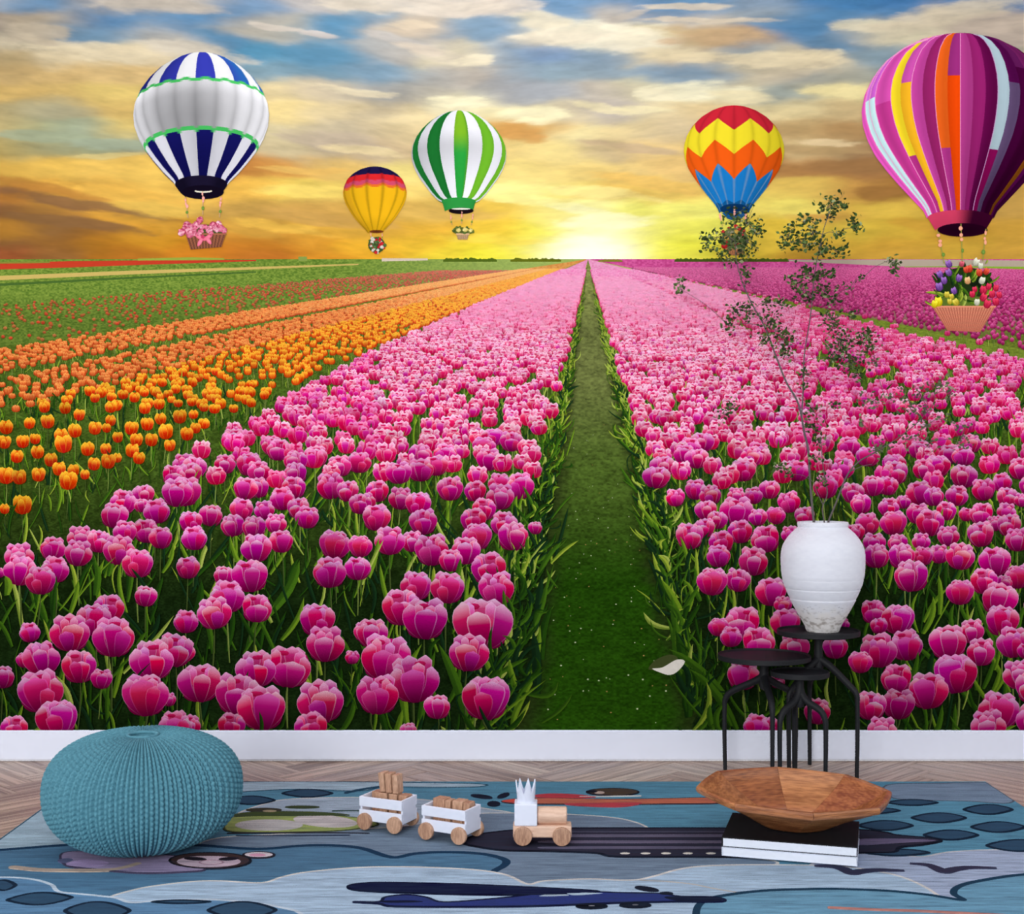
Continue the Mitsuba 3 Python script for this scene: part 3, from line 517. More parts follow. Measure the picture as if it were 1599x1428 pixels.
# stems and leaves, printed between the heads
rl = np.random.default_rng(3)
GREENS = [((20, 44, 14), (44, 84, 18)), ((34, 66, 16), (76, 120, 26)), ((52, 88, 18), (128, 164, 40)), ((78, 112, 24), (176, 194, 66)), ((16, 34, 18), (28, 60, 30)), ((92, 120, 30), (190, 204, 96))]
def blade(x0, y0, x1, y1, w, bend, col, off, ns=7):
    s = np.linspace(0, 1, ns); hw = w * np.sqrt(np.clip(s * .9 + .12, 0, 1)) * np.power(np.clip(1 - s, 0, 1), .55)
    dx, dy = x1 - x0, y1 - y0; L = math.hypot(dx, dy) + 1e-6; nx, ny = -dy / L, dx / L
    cx = x0 + dx * s + nx * bend * np.sin(np.pi * s * .8); cy = y0 + dy * s + ny * bend * np.sin(np.pi * s * .8)
    P = np.concatenate([np.stack([cx + nx * hw * k, cy + ny * hw * k], 1) for k in (-1, -.08, .08, 1)])
    P[:, 1] = np.minimum(P[:, 1], Y1M)
    d, l = lin(col[0]), lin(col[1])
    t = s[:, None]
    dim = 1 - .48 * min(1, max(0, (y1 - 700) / 340.0)); d, l = d * dim, l * dim
    cols = np.vstack([d * (1 - .3 * t) + l * .3 * t, d * (.8 - .2 * t) + l * (.2 + .2 * t), d * .3 + l * (.7 * np.ones_like(t)), l * (.75 + .25 * t)])
    i = np.arange(ns - 1); F = []
    for b in range(3):
        a = b * ns
        F += [np.stack([a + i, a + i + 1, a + ns + i + 1], 1), np.stack([a + i, a + ns + i + 1, a + ns + i], 1)]
    return wall_pt(P, off), np.vstack(F), cols
LV, LF, LC, lo = [], [], [], 0
def add_leaf(*a, **k):
    global lo
    v, f, c = blade(*a, **k); LV.append(v); LF.append(f + lo); LC.append(c); lo += len(v)
for kind, x, y, w, h in inside:
    d = y - 405
    if d < 55 or w < 7.5: continue
    far = d < 190
    lightness = 1 - min(1, max(0, (d - 120) / 420.0))
    # stem
    sw = max(.7, w * .055); bt = min(y + h * 2.0, Y1M)
    c = [(70, 92, 34), (150, 166, 84)] if rl.random() < .35 + .5 * lightness else [(34, 50, 20), (92, 110, 52)]
    if y + h * .45 < Y1M - 4:
        add_leaf(x + rl.normal(0, w * .06), bt, x, y + h * .3, sw, rl.normal(0, w * .04), c, zoff(y + h * .2) - 6e-6, ns=4)
    nl = 1 if far else (3 if d < 330 else 5)
    if far and rl.random() < .35: continue
    for k in range(nl):
        g = rl.choice(6, p=[.27, .27, .16, .06, .20, .04]) if not far else rl.choice(6, p=[.05, .15, .3, .28, .02, .2])
        bx = x + rl.normal(0, w * .62); by = y + h * rl.uniform(1.3, 2.8); ln = h * rl.uniform(.9, 2.0)
        lean = rl.normal(0, .38)
        add_leaf(bx, min(by, Y1M + 30), bx + lean * ln, by - ln, w * rl.uniform(.05, .17), rl.normal(0, w * .16), GREENS[g], zoff(y + h * .2) - 1.2e-5 - 2e-6 * k, ns=4 if far else 7)
# leaves that lean over the edges of the path
for side in (-1, 1):
    z = 1.0
    while z < 14:
        z *= 1.0 + rl.uniform(.003, .011)
        d = 733.0 / z * rl.uniform(.98, 1.02); y = 405 + d
        if y > 1190: continue
        for k in range(2):
            u = (-.20 + rl.normal(0, .03)) if side < 0 else (.268 + rl.normal(0, .028))
            x = 918 + u * d; s = .072 * d + 2
            lit = rl.random() < (.62 if side > 0 else .42) * (1 - min(1, max(0, (d - 180) / 480.0)) * .9)
            g = rl.choice([2, 3, 5]) if lit else rl.choice([0, 1, 4])
            ln = s * rl.uniform(.7, 1.7)
            add_leaf(x, y + s * .5, x - side * ln * rl.uniform(-.6, .85), y + s * .5 - ln * rl.uniform(.35, 1), s * rl.uniform(.05, .20), rl.normal(0, s * .28), GREENS[g], zoff(y - s * .3) - 2e-5, ns=7 if s > 14 else 4)
# a few large dark and sunlit blades by eye, at the foot of the print
for a in [(800,1140,822,1095,9,-8,2),(790,1150,826,1092,8,4,3),(1075,1120,1050,985,17,8,0),(1085,1100,1062,962,20,-12,1),(1110,1130,1058,1040,12,-10,4),(1150,1140,1070,1050,13,14,1),(1135,1090,1040,1018,12,10,1),(1058,1060,1046,930,14,4,1),(1075,990,1028,905,11,6,2),(1062,960,1022,860,9,-7,3),(1048,900,1014,815,9,8,1),(1030,840,1000,765,6,4,2),(838,1085,830,985,14,4,4),(836,985,846,900,12,0,4),(846,1030,868,948,12,-10,0),(822,1000,850,905,9,8,1),(860,880,905,846,5,-4,3),(840,900,880,848,8,-6,1),(170,900,178,838,9,4,1),(110,960,122,906,8,3,2),(12,930,6,900,12,6,2),(150,930,150,880,11,4,1),(36,860,40,800,5,4,3),(300,980,312,905,12,6,0),(420,960,462,872,14,12,1),(440,1000,470,930,8,10,2),(612,960,596,880,7,-4,2),(575,905,590,840,8,3,2),(700,930,716,870,9,6,1),(1330,960,1330,880,12,-8,0),(1440,990,1450,930,9,10,2),(1466,960,1462,898,8,4,2),(1548,1080,1558,1045,7,3,2)]:
    add_leaf(a[0], a[1], a[2], a[3], a[4], a[5], GREENS[a[6]], zoff(a[3] + 20) - 3e-5)
vv = np.vstack(LV); vv[:, 2] = np.maximum(vv[:, 2], MURAL_BOTTOM)
label(put('printed_leaves', trimesh.Trimesh(vv, np.vstack(LF), process=False), 'ink', MUR, color=np.vstack(LC)), 'printed green tulip leaves and stems', kind='stuff')
# a dry pale leaf and tiny pale specks on the path
m1, c1 = flat_poly(spline([(1012,1044),(1024,1030),(1046,1022),(1058,1028),(1050,1040),(1034,1050),(1022,1047)], 5, True), zoff(1060), (58, 66, 34))
m2, c2 = flat_poly(spline([(1018,1044),(1034,1042),(1056,1030),(1069,1033),(1058,1048),(1045,1054),(1030,1050)], 5, True), zoff(1061), (206, 200, 190))
label(put('printed_dry_leaf', cat([m1, m2]), 'ink', MUR, color=np.vstack([c1, c2])), 'printed dry white leaf lying beside the grass path')
ms, cs = [], []
for k in range(110):
    d = rl.uniform(240, 728); u = rl.uniform(-.10, .19); s = d / 430.0 * rl.uniform(.5, 1.15)
    x, y = 918 + u * d, 405 + d
    a = np.arange(6) / 6 * 2 * np.pi
    m, c = flat_poly(np.stack([x + s * np.cos(a), y + s * .8 * np.sin(a)], 1), .0009, (176, 184, 150) if k % 3 else (150, 118, 70)); ms.append(m); cs.append(c)
label(put('printed_specks', cat(ms), 'ink', MUR, color=np.vstack(cs)), 'printed pale specks on the grass path', kind='stuff')
# ------------------------------------------------------------------ the five balloons of the print (flat, on the wall)
def balloon(cx, top, R, Hh, tilt, gores, rot, colour, prof, off, nrow=44, sub=5, zig=None):
    """flat drawing of a balloon's envelope: gores and bands seen from below by the angle tilt; prof: (t, radius/R), t from crown to mouth"""
    e = math.radians(tilt); pt = np.array(prof, float)
    rows = np.linspace(0, 1, nrow + 1)
    span = Hh / math.cos(e)
    P, F, Cc = [], [], []
    def pos(phi, t):
        r = np.interp(t, pt[:, 0], pt[:, 1]) * R
        return cx + r * math.sin(phi), -(-t * span * math.cos(e)) - r * math.cos(phi) * math.sin(e), r
    quads = []
    base = 1e9
    for g in range(gores):
        for q in range(sub):
            f0, f1 = (g + q / sub) / gores, (g + (q + 1) / sub) / gores
            p0, p1 = 2 * math.pi * f0 + rot, 2 * math.pi * f1 + rot
            for k in range(nrow):
                ts = [rows[k], rows[k], rows[k + 1], rows[k + 1]]; ps = [p0, p1, p1, p0]; gf = [q / sub, (q + 1) / sub, (q + 1) / sub, q / sub]
                if zig:
                    ts = [t + zig(t) * (1 - abs(2 * (((g + f) / 2) % 1) - 1)) for t, f in zip(ts, gf)]
                xy = [pos(p, t) for p, t in zip(ps, ts)]
                a = sum(xy[i][0] * xy[(i + 1) % 4][1] - xy[(i + 1) % 4][0] * xy[i][1] for i in range(4))
                if a <= 1e-9: continue
                base = min(base, min(v[1] for v in xy))
                cols = [colour(g, f, (k + .5) / nrow, ((p + math.pi) % (2 * math.pi)) - math.pi, t) for p, t, f in zip(ps, ts, gf)]
                n = len(P); P += [(v[0], v[1]) for v in xy]; Cc += cols; F += [(n, n + 2, n + 1), (n, n + 3, n + 2)]
    P = np.array(P); P[:, 1] += top - base
    return trimesh.Trimesh(wall_pt(P, off), np.array(F), process=False), np.clip(np.array(Cc), 0, .97), lambda phi, t: np.array(pos(phi, t)[:2]) + [0, top - base]
def ell(cx, cy, rx, ry, off, col, col2=None, n=16, a0=0.0):
    a = np.arange(n) / n * 2 * np.pi
    x, y = rx * np.cos(a), ry * np.sin(a)
    P = np.stack([cx + x * math.cos(a0) - y * math.sin(a0), cy + x * math.sin(a0) + y * math.cos(a0)], 1)
    P = np.vstack([P, [[cx, cy]]]); i = np.arange(n)
    c = np.tile(lin(col), (n + 1, 1)); c[-1] = lin(col2 if col2 is not None else col)
    return trimesh.Trimesh(wall_pt(P, off), np.stack([i, np.full(n, n), (i + 1) % n], 1), process=False), c
def line(pts, w, off, col):
    P = np.asarray(pts, float); t = np.gradient(P, axis=0); t /= np.linalg.norm(t, axis=1, keepdims=True); nn = np.stack([-t[:, 1], t[:, 0]], 1) * np.broadcast_to(np.asarray(w, float), (len(P),))[:, None] / 2
    Q = np.vstack([P + nn, P - nn]); m = len(P); i = np.arange(m - 1)
    return trimesh.Trimesh(wall_pt(Q, off), np.vstack([np.stack([i, i + 1, m + i + 1], 1), np.stack([i, m + i + 1, m + i], 1)]), process=False), np.tile(lin(col), (2 * m, 1))
def join(items):
    return cat([m for m, c in items]), np.vstack([c for m, c in items])
def bal(text):
    key = numbered(MUR + '__printed_balloon'); label(key, text); return key
def sub(name, items, parent, text=None):
    if name == "rope":
        for it in items: k = put(name, it[0], "ink", parent, color=it[1])
        return
    m, c = join(items if isinstance(items, list) else [items]); k = put(name, m, 'ink', parent, color=c)
    if text: label(k, text)
def ss(a, b, x):
    t = min(1, max(0, (x - a) / (b - a))); return t * t * (3 - 2 * t)
TEAR = [(0,0),(.03,.27),(.07,.45),(.13,.64),(.2,.79),(.28,.91),(.36,.98),(.43,1.0),(.5,.985),(.58,.925),(.66,.83),(.74,.705),(.82,.565),(.9,.42),(.96,.32),(1,.27)]
OB = 0.0034
rb = random.Random(4)
def flowers_dots(lst, off):
    """small printed blooms: a few overlapping petals each"""
    out = []
    for k, (x, y, r, c, c2) in enumerate(lst):
        a0 = rb.uniform(0, 6.28); c, c2 = np.array(c), np.array(c2)
        out.append(ell(x, y, r * rb.uniform(.85, 1.1), r * rb.uniform(.8, 1.0), off + k * 5e-6, c * .82, c, 10, a0))
        for q in range(4 if r > 2.5 else 2):
            a = a0 + q * 1.6 + rb.uniform(-.4, .4); t = rb.random()
            out.append(ell(x + .42 * r * math.cos(a), y + .38 * r * math.sin(a), r * rb.uniform(.42, .62), r * rb.uniform(.28, .45), off + k * 5e-6 + 1e-6 * (q + 1), c * (1 - t) + c2 * t, c2 * (.8 + .2 * t), 9, a))
    return out
def tulip_dots(lst, off):
    """small printed tulips of a bouquet: cups of three petals"""
    out = []
    for k, (x, y, r, c, c2) in enumerate(lst):
        c, c2 = np.array(c), np.array(c2); hi = np.clip(c2 * 1.1, 0, 255)
        P, F, col, z = stack([blob(0, .45, .44, .45, c * .72, c, 9, 2.5)] + [petal(q * .3, .1, q, .95 + rb.uniform(-.05, .05), .2, c * .8, c * .5 + c2 * .5, hi, ns=5, na=3, crown=.5) for q in (-.26, .26)] + [petal(0, 0, rb.uniform(-.08, .08), .82, .24, c * .78, c, hi, ns=5, na=3, crown=.65)])
        a0 = rb.uniform(-.5, .5) + (x - 1502) / 80 * .5 if x > 1400 else rb.uniform(-.6, .6); w = r * 1.8
        px, py = P[:, 0] * w, (P[:, 1] - .5) * w * 1.1
        Q = np.stack([x + px * math.cos(a0) + py * math.sin(a0), y - py * math.cos(a0) + px * math.sin(a0)], 1)
        out.append((trimesh.Trimesh(wall_pt(Q, off + k * 1.0e-5 + z * .3), F, process=False), col))
    return out
def ropes(lst, w, off, col=(196, 160, 120), bloom=(236, 160, 150), r=2.0):
    res = []
    for k, (x0, y0, x1, y1) in enumerate(lst):
        out = []
        out.append(line([(x0, y0), ((x0 + x1) / 2, (y0 + y1) / 2), (x1, y1)], w, off, col))
        for s in (.12, .3, .42, .72):
            out.append(ell(x0 + (x1 - x0) * s + rb.uniform(-1, 1) * r * .4, y0 + (y1 - y0) * s, r * rb.uniform(.5, 1), r * rb.uniform(.8, 1.3), off + 6e-6 + k * 1e-6, bloom if s < .5 else (90, 130, 50), np.clip(np.array(bloom) * 1.1, 0, 255) if s < .5 else (130, 160, 70), 10))
        res.append(join(out))
    return res
def wicker(P, off, c1, c2, n):
    """a woven basket: light body with darker upright strands and rows"""
    (x0, y0), (x1, y1), (x2, y2), (x3, y3) = P
    out = [flat_poly(P, off, c1)]
    for k in range(n):
        s = (k + .5) / n
        out.append(line([(x0 + (x1 - x0) * s, y0 + (y1 - y0) * s + 1), (x3 + (x2 - x3) * s, y3 + (y2 - y3) * s)], abs(x1 - x0) / n * .42, off + 4e-6, c2))
    for k in range(1, 6):
        s = k / 6
        out.append(line([(x0 + (x3 - x0) * s, y0 + (y3 - y0) * s), (x1 + (x2 - x1) * s, y1 + (y2 - y1) * s)], .7, off + 7e-6, np.array(c1) * .86))
    out.append(line([(x0 - 1, y0), (x1 + 1, y1)], 2.6, off + 9e-6, np.clip(np.array(c1) * 1.08, 0, 255)))
    return out

# 1: blue, white and navy
b = bal('printed blue and white striped hot air balloon with green scalloped bands')
SC1 = [.262, .58]
def col1(g, f, s, phi, t):
    sc = 1 - .30 * abs(2 * f - 1) ** 2.2
    if s < .8: s = s + .014 * (1 - (2 * f - 1) ** 2)
    cen = math.cos(phi - .5)
    if s < .325:
        c = lin((52, 58, 168)) * (.35 + .75 * ss(-1.2, .1, phi)) if g % 2 else lin((236, 236, 238)) * (.62 + .38 * ss(-1.3, .2, phi))
        if g % 2 and phi > .3: c = c * (1 - .7 * ss(.3, .9, phi)) + lin((34, 116, 178)) * .7 * ss(.3, .9, phi)
        return c * (.8 + .2 * sc)
    if s < .350: return lin((72, 190, 96)) * (.75 + .3 * ss(-1, .5, phi))
    if s < .655:
        k = .44 + .42 * ss(-.1, .8, phi) + .24 * ss(-.5, -1.3, phi) + .26 * ss(.12, 0, s - .345); k *= 1 - .25 * ss(.42, .6, s) * (1 - abs(phi) / 1.6)
        return lin((240, 240, 243)) * k * (.05 + .95 * sc)
    if s < .678: return lin((72, 190, 96)) * .85
    if s < .915: return (lin((18, 18, 84)) * (.7 + .5 * ss(.9, .6, s)) if g % 2 else lin((208, 208, 216)) * (.68 + .32 * ss(-.2, .9, abs(phi)))) * (.75 + .25 * sc)
    return lin((16, 12, 30)) * (1.0 + .8 * ss(.9, .3, abs(phi)))
m, c, P1 = balloon(314.5, 82, 106, 222, 20, 20, math.radians(-23), col1, TEAR[:-3] + [(.9,.40),(.91,.395),(.96,.32),(1,.225)], OB, nrow=84)
sub('envelope', (m, c), b)
sub('mouth', [ell(317, 300.5, 33, 11, OB + 2e-5, (16, 10, 26)), ell(318, 299, 14, 2.6, OB + 3e-5, (226, 222, 200)), ell(318, 297.4, 12, 1.6, OB + 3.4e-5, (16, 10, 26))], b)
sub('rope', ropes([(290, 309, 294, 341), (317, 299, 317, 336), (345, 307, 343, 340)], 1.3, OB + 5e-5, r=2.6), b)
sub('basket', wicker([(290, 366), (353, 366), (346, 386), (298, 390)], OB + 6e-5, (150, 92, 66), (104, 62, 48), 11) , b, 'printed brown wicker basket with pink bow')
sub('ribbon_bow', [ell(311, 370, 9, 3.4, OB + 8e-5, (222, 92, 126), (240, 140, 160), a0=.7), ell(325, 371, 9, 3.2, OB + 8e-5, (222, 92, 126), (240, 140, 160), a0=-.6), ell(313, 378, 3, 8, OB + 8.2e-5, (226, 104, 134), (240, 140, 160), a0=.5), ell(326, 376, 3, 7, OB + 8.2e-5, (226, 104, 134), (240, 140, 160), a0=-.6), ell(317, 370, 3, 3, OB + 8.6e-5, (196, 60, 100))], b)
pf = []
for k in range(46):
    x = rb.uniform(-1, 1); y = rb.random(); y0 = 366 - y * 24 * math.sqrt(1 - x * x * .85)
    pf.append((318 + 37 * x * (1 - .2 * y), y0, rb.uniform(3.6, 6.6), *rb.choice([((216, 96, 128), (244, 176, 192)), ((228, 128, 156), (250, 206, 216)), ((198, 66, 104), (232, 140, 164))])))
pf.sort(key=lambda q: q[1])
sub('flowers', [ell(318, 360, 34, 9, OB + 6.4e-5, (70, 80, 40))] + flowers_dots(pf, OB + 7e-5), b, 'printed pink roses heaped in the basket')

# 2: yellow with a red and navy crown
b = bal('printed small yellow hot air balloon with red and navy crown')
def col2(g, f, s, phi, t):
    sc = abs(2 * f - 1); k = (.72 + .28 * math.cos(phi - .3)); seam = 1 - .42 * sc ** 7
    w = s - .03 * (1 - sc ** 2)
    if w < .17: c = (30, 22, 66)
    elif w < .27: c = (216, 40, 44)
    elif w < .335: c = (206, 74, 104)
    elif w < .375: c = (228, 110, 40)
    else: c = (236, 180, 26) if phi > -.9 else (226, 170, 30)
    cc = lin(c) * k * seam
    return cc * (1 - .45 * ss(.75, 1.0, s) * .6) if s > .4 else cc
m, c, _ = balloon(585.5, 260.5, 49.5, 103, 13, 12, math.radians(-15), col2, [(0,0),(.02,.3),(.06,.52),(.12,.72),(.2,.88),(.3,.97),(.38,1),(.46,.985),(.56,.91),(.66,.79),(.76,.65),(.86,.47),(.94,.31),(1,.21)], OB, nrow=52, sub=6)
sub('envelope', (m, c), b)
sub('mouth', [ell(588, 362, 11, 2.4, OB + 2e-5, (120, 60, 24), (70, 36, 20))], b)
sub('rope', ropes([(579, 364, 580, 374), (597, 364, 597, 374)], .9, OB + 5e-5, r=.9), b)
fl = []
for k in range(34):
    a, r = rb.uniform(0, 6.28), 13 * math.sqrt(rb.random())
    q = rb.choice([((186, 24, 34), (216, 50, 56)), ((186, 24, 34), (216, 50, 56)), ((60, 92, 48), (96, 128, 70)), ((196, 190, 176), (226, 220, 206))])
    fl.append((588 + r * math.cos(a), 383 + r * .95 * math.sin(a), rb.uniform(1.8, 3.4), *q))
sub('flowers', [ell(588, 383, 13, 12.5, OB + 6e-5, (58, 78, 44))] + flowers_dots(fl, OB + 7e-5), b, 'printed ball of red and white flowers')

# 3: green and white stripes
b = bal('printed green and white striped hot air balloon')
def col3(g, f, s, phi, t):
    sc = 1 - .16 * abs(2 * f - 1) ** 2
    if s > .90: return lin((44, 142, 62)) * (.8 + .3 * math.cos(phi))
    if g % 2:
        c = lin((28, 112, 46)) * (1 - ss(-.3, .6, phi)) + lin((112, 184, 44)) * ss(-.3, .6, phi)
        if abs(phi) < .2: c = lin((128, 186, 40)) * (1 - ss(.3, .55, s)) + lin((42, 160, 62)) * ss(.3, .55, s)
        return c * (.75 + .25 * math.cos(phi * .8)) * sc
    k = .62 + .38 * max(0, math.cos(phi - .35)); k *= 1 - .38 * ss(.25, .5, s) * ss(.9, .3, s) * (1 - .6 * ss(.2, 1, phi))
    return lin((240, 240, 246)) * k * (.8 + .2 * sc)
m, c, _ = balloon(716.5, 173, 74, 158, 14, 20, math.radians(-24), col3, TEAR[:-4] + [(.82,.575),(.89,.425),(.9,.36),(.905,.345),(1,.29)], OB, nrow=50)
sub('envelope', (m, c), b)
sub('mouth', [ell(720, 329.5, 19.5, 5, OB + 2e-5, (24, 14, 20)), ell(720, 326.6, 15, 1.5, OB + 3e-5, (226, 226, 210))], b)
sub('rope', ropes([(703, 335, 706, 352), (721, 330, 721, 350), (739, 334, 736, 352)], .9, OB + 5e-5, r=1.5), b)
sub('basket', wicker([(713, 366), (732, 366), (730, 374.5), (715, 374.5)], OB + 6e-5, (196, 160, 120), (150, 116, 84), 6), b, 'printed small pale basket')
fl = []
for k in range(22):
    x = 707 + rb.random() * 32; fl.append((x, 364 - 12 * rb.random() * (1 - abs(x - 722) / 24), rb.uniform(1.6, 3.0), *rb.choice([((96, 112, 46), (140, 150, 70)), ((206, 186, 84), (236, 220, 130)), ((70, 90, 40), (110, 126, 60))])))
fl += [(716, 360, 4, (226, 206, 110), (240, 226, 150)), (726, 359, 4.2, (226, 206, 110), (240, 226, 150)), (735, 360, 3.4, (226, 206, 110), (240, 226, 150))]
sub('flowers', [ell(722, 361, 16, 5.5, OB + 6.2e-5, (80, 90, 40))] + flowers_dots(fl, OB + 7e-5), b, 'printed yellow flowers in the small basket')

# 4: zigzag bands of red, yellow, orange and blue
b = bal('printed hot air balloon with red, yellow, orange and blue zigzag bands')
def col4(g, f, s, phi, t):
    sc = abs(2 * f - 1); k = (.62 + .42 * max(0, math.cos(phi + .35))); seam = 1 - .24 * sc ** 5
    c = (200, 38, 54) if s < .335 else (236, 216, 44) if s < .555 else (236, 92, 20) if s < .755 else (26, 118, 190)
    if s > .945: c = (16, 84, 140)
    cc = lin(c) * k * seam
    if s > .755 and sc > .93: cc = cc * .6 + lin((150, 180, 205)) * .35
    return cc
m, c, _ = balloon(1146, 165, 78.5, 166, 15, 16, 0.0, col4, [(0,.02),(.02,.30),(.06,.49),(.12,.68),(.2,.84),(.28,.94),(.36,.99),(.42,1.0),(.5,.97),(.58,.90),(.66,.79),(.74,.67),(.82,.54),(.9,.40),(.96,.32),(1,.29),(1.1,.29)], OB, nrow=54, sub=6, zig=lambda t: -.135 * ss(0, .2, t) * ss(1.0, .82, t))
sub('envelope', (m, c), b)
sub('mouth', [ell(1147, 327, 23, 8.5, OB + 2e-5, (10, 52, 96), (8, 36, 72)), flat_poly([(1127, 333), (1167, 333), (1158, 341), (1147, 345), (1136, 342)], OB + 1.5e-5, (16, 84, 140))], b)
sub('rope', ropes([(1124, 334, 1128, 354), (1146, 322, 1146, 352), (1165, 332, 1164, 352)], 1.0, OB + 5e-5, r=2.2), b)
fl = []
for k in range(40):
    a, r = rb.uniform(0, 6.28), math.sqrt(rb.random())
    q = rb.choice([((180, 30, 40), (220, 70, 70)), ((92, 110, 62), (130, 146, 92)), ((200, 150, 60), (230, 190, 90)), ((120, 120, 92), (176, 170, 140)), ((70, 86, 50), (100, 116, 70))])
    fl.append((1147 + 21 * r * math.cos(a), 372 + 19 * r * math.sin(a), rb.uniform(2, 4), *q))
sub('flowers', [ell(1147, 374, 21, 18, OB + 6e-5, (104, 112, 70))] + flowers_dots(fl + [(1131, 384, 5, (196, 30, 40), (226, 60, 60)), (1149, 354, 3.6, (196, 30, 40), (226, 60, 60)), (1160, 360, 3.6, (200, 50, 40), (236, 100, 70))], OB + 7e-5), b, 'printed bouquet of red, orange and grey green flowers')
sub('basket', wicker([(1133, 390), (1161, 390), (1158, 399), (1137, 399)], OB + 9.5e-5, (196, 130, 90), (150, 90, 60), 7), b)

# 5: the large magenta balloon at the right edge
b = bal('printed large magenta hot air balloon with yellow, orange and white blocks')
N5 = 48
def col5(g, f, s, phi, t):
    k = g if g < N5 / 2 else g - N5
    c = (186, 52, 134)
    if k == -1: c = (150, 44, 118) if s < .355 else (228, 70, 8)
    elif k == -2: c = (230, 96, 28) if s < .715 else (176, 54, 134)
    elif k in (-3,): c = (146, 34, 98)
    elif k in (-4,): c = (190, 66, 150)
    elif k == -5: c = (196, 78, 164) if s < .365 else (232, 172, 34)
    elif k == -6: c = (236, 208, 40) if s < .735 else (176, 48, 126)
    elif k in (-7, -8): c = (206, 76, 164) if s < .45 else (190, 56, 138)
    elif k in (-9, -10): c = ((198, 92, 196) if k == -9 else (206, 110, 206)) if s < .395 else (190, 222, 224)
    elif k < -10: c = (222, 84, 180)
    elif k in (0,): c = (178, 60, 136)
    elif k == 1: c = (152, 34, 108)
    elif k == 2: c = (106, 12, 76)
    elif k == 3: c = (190, 214, 224) if s < .71 else (150, 14, 92)
    elif k == 4: c = (96, 14, 84) if s < .36 else (112, 88, 130)
    elif k == 5: c = (118, 34, 104) if s < .27 else (88, 8, 70)
    elif k in (6, 7): c = (150, 46, 122) if s < .33 else (84, 6, 64)
    elif k in (8, 9): c = (196, 112, 30) if .1 < s < .70 and k == 9 or (s > .5 and k == 8) else (96, 14, 82)
    else: c = (96, 14, 82)
    sh = 1.12 - .62 * ss(-.1, 1.0, phi) - .10 * ss(-.7, -.2, phi) * ss(.3, .8, s)
    if k in (3, 4, 9) : sh = max(sh, .72)
    sh *= 1 - .42 * ss(.62, .98, s) * ss(-.3, .7, phi)
    fold = .90 + .12 * math.cos(phi * 24.5 + .6)
    seam = 1.0
    cc = lin(c) * sh * fold * seam
    return cc
m, c, P5 = balloon(1499, 52, 154, 284, 15, N5, 0.0, col5, [(0,0),(.015,.25),(.05,.46),(.1,.63),(.17,.79),(.25,.90),(.33,.97),(.41,1.0),(.48,.99),(.56,.945),(.64,.87),(.72,.76),(.80,.635),(.88,.50),(.95,.38),(1,.335)], OB, nrow=60, sub=3)
sub('envelope', (m, c), b)
seams = []
for k in (-10, -9, -8.0, -6, -4, -2, 0, 3):
    pts = [P5(2 * math.pi * k / N5, t) for t in np.linspace(.03, 1, 30)]
    seams.append(line(pts, 1.1, OB + 1e-5, (232, 150, 196) if k < 1 else (190, 150, 190)))
sub('seam', seams, b)
sk_ = [P5(p, 1.0) for p in np.linspace(-1.45, 1.45, 21)]
bot = [(1499 + 39 * math.sin(p), 360 - 12 * math.cos(p) + 2) for p in np.linspace(-1.45, 1.45, 21)]
V = np.array(sk_ + bot); i = np.arange(20); colr = np.array([lin((206, 62, 96)) * (1 - ss(-.25, .45, p)) + lin((52, 4, 34)) * ss(-.25, .45, p) for p in np.linspace(-1.45, 1.45, 21)])
sub('skirt', (trimesh.Trimesh(wall_pt(V, OB + 1.4e-5), np.vstack([np.stack([i, 21 + i + 1, i + 1], 1), np.stack([i, 21 + i, 21 + i + 1], 1)]), process=False), np.vstack([colr, colr * .85])), b)
sub('mouth', [ell(1502.5, 359.5, 39, 10.5, OB + 2e-5, (34, 2, 24), (26, 2, 18), 28)], b)
sub('rope', ropes([(1464, 362, 1474, 412), (1500, 350, 1502, 408), (1539, 358, 1534, 408)], 1.6, OB + 5e-5, col=(150, 150, 70), bloom=(232, 160, 130), r=3.4), b)
# basket with tulips
kx, ky = lambda v: 1400 + v / 6.8, lambda v: 330 + v / 6.8
sub('basket', wicker([(kx(375), ky(1015)), (kx(1045), ky(1015)), (kx(885), ky(1285)), (kx(535), ky(1270))], OB + 6e-5, (214, 134, 106), (178, 98, 78), 22), b, 'printed wicker basket hanging below the magenta balloon')
fl = []
for x, y, r, q in [(550,560,44,0),(455,670,44,0),(550,650,44,0),(500,735,44,0),(660,710,44,0),(450,800,50,0),(605,845,42,0),(690,560,36,1),(770,610,44,2),(735,620,40,2),(875,650,44,2),(950,640,40,2),(840,540,44,3),(890,580,36,3),(750,735,44,4),(905,735,44,3),(920,835,52,5),(975,800,40,5),(1050,815,40,5),(1010,880,44,5),(920,915,48,5),(1085,890,40,5),(1050,960,46,5),(960,985,50,5),(825,830,36,5),(800,880,40,5),(530,885,38,6),(580,905,34,6),(440,960,56,7),(400,985,44,7),(560,960,34,6),(625,965,44,6),(850,965,40,3)]:
    c = [((112, 60, 150), (166, 120, 196)), ((190, 60, 84), (226, 116, 130)), ((200, 50, 34), (232, 104, 76)), ((206, 206, 180), (236, 236, 214)), ((226, 160, 104), (246, 206, 150)), ((196, 24, 66), (232, 70, 100)), ((196, 176, 40), (230, 214, 96)), ((232, 206, 10), (250, 234, 70))][q]
    fl.append((kx(x), ky(y), r / 6.8, *c))
lv = []
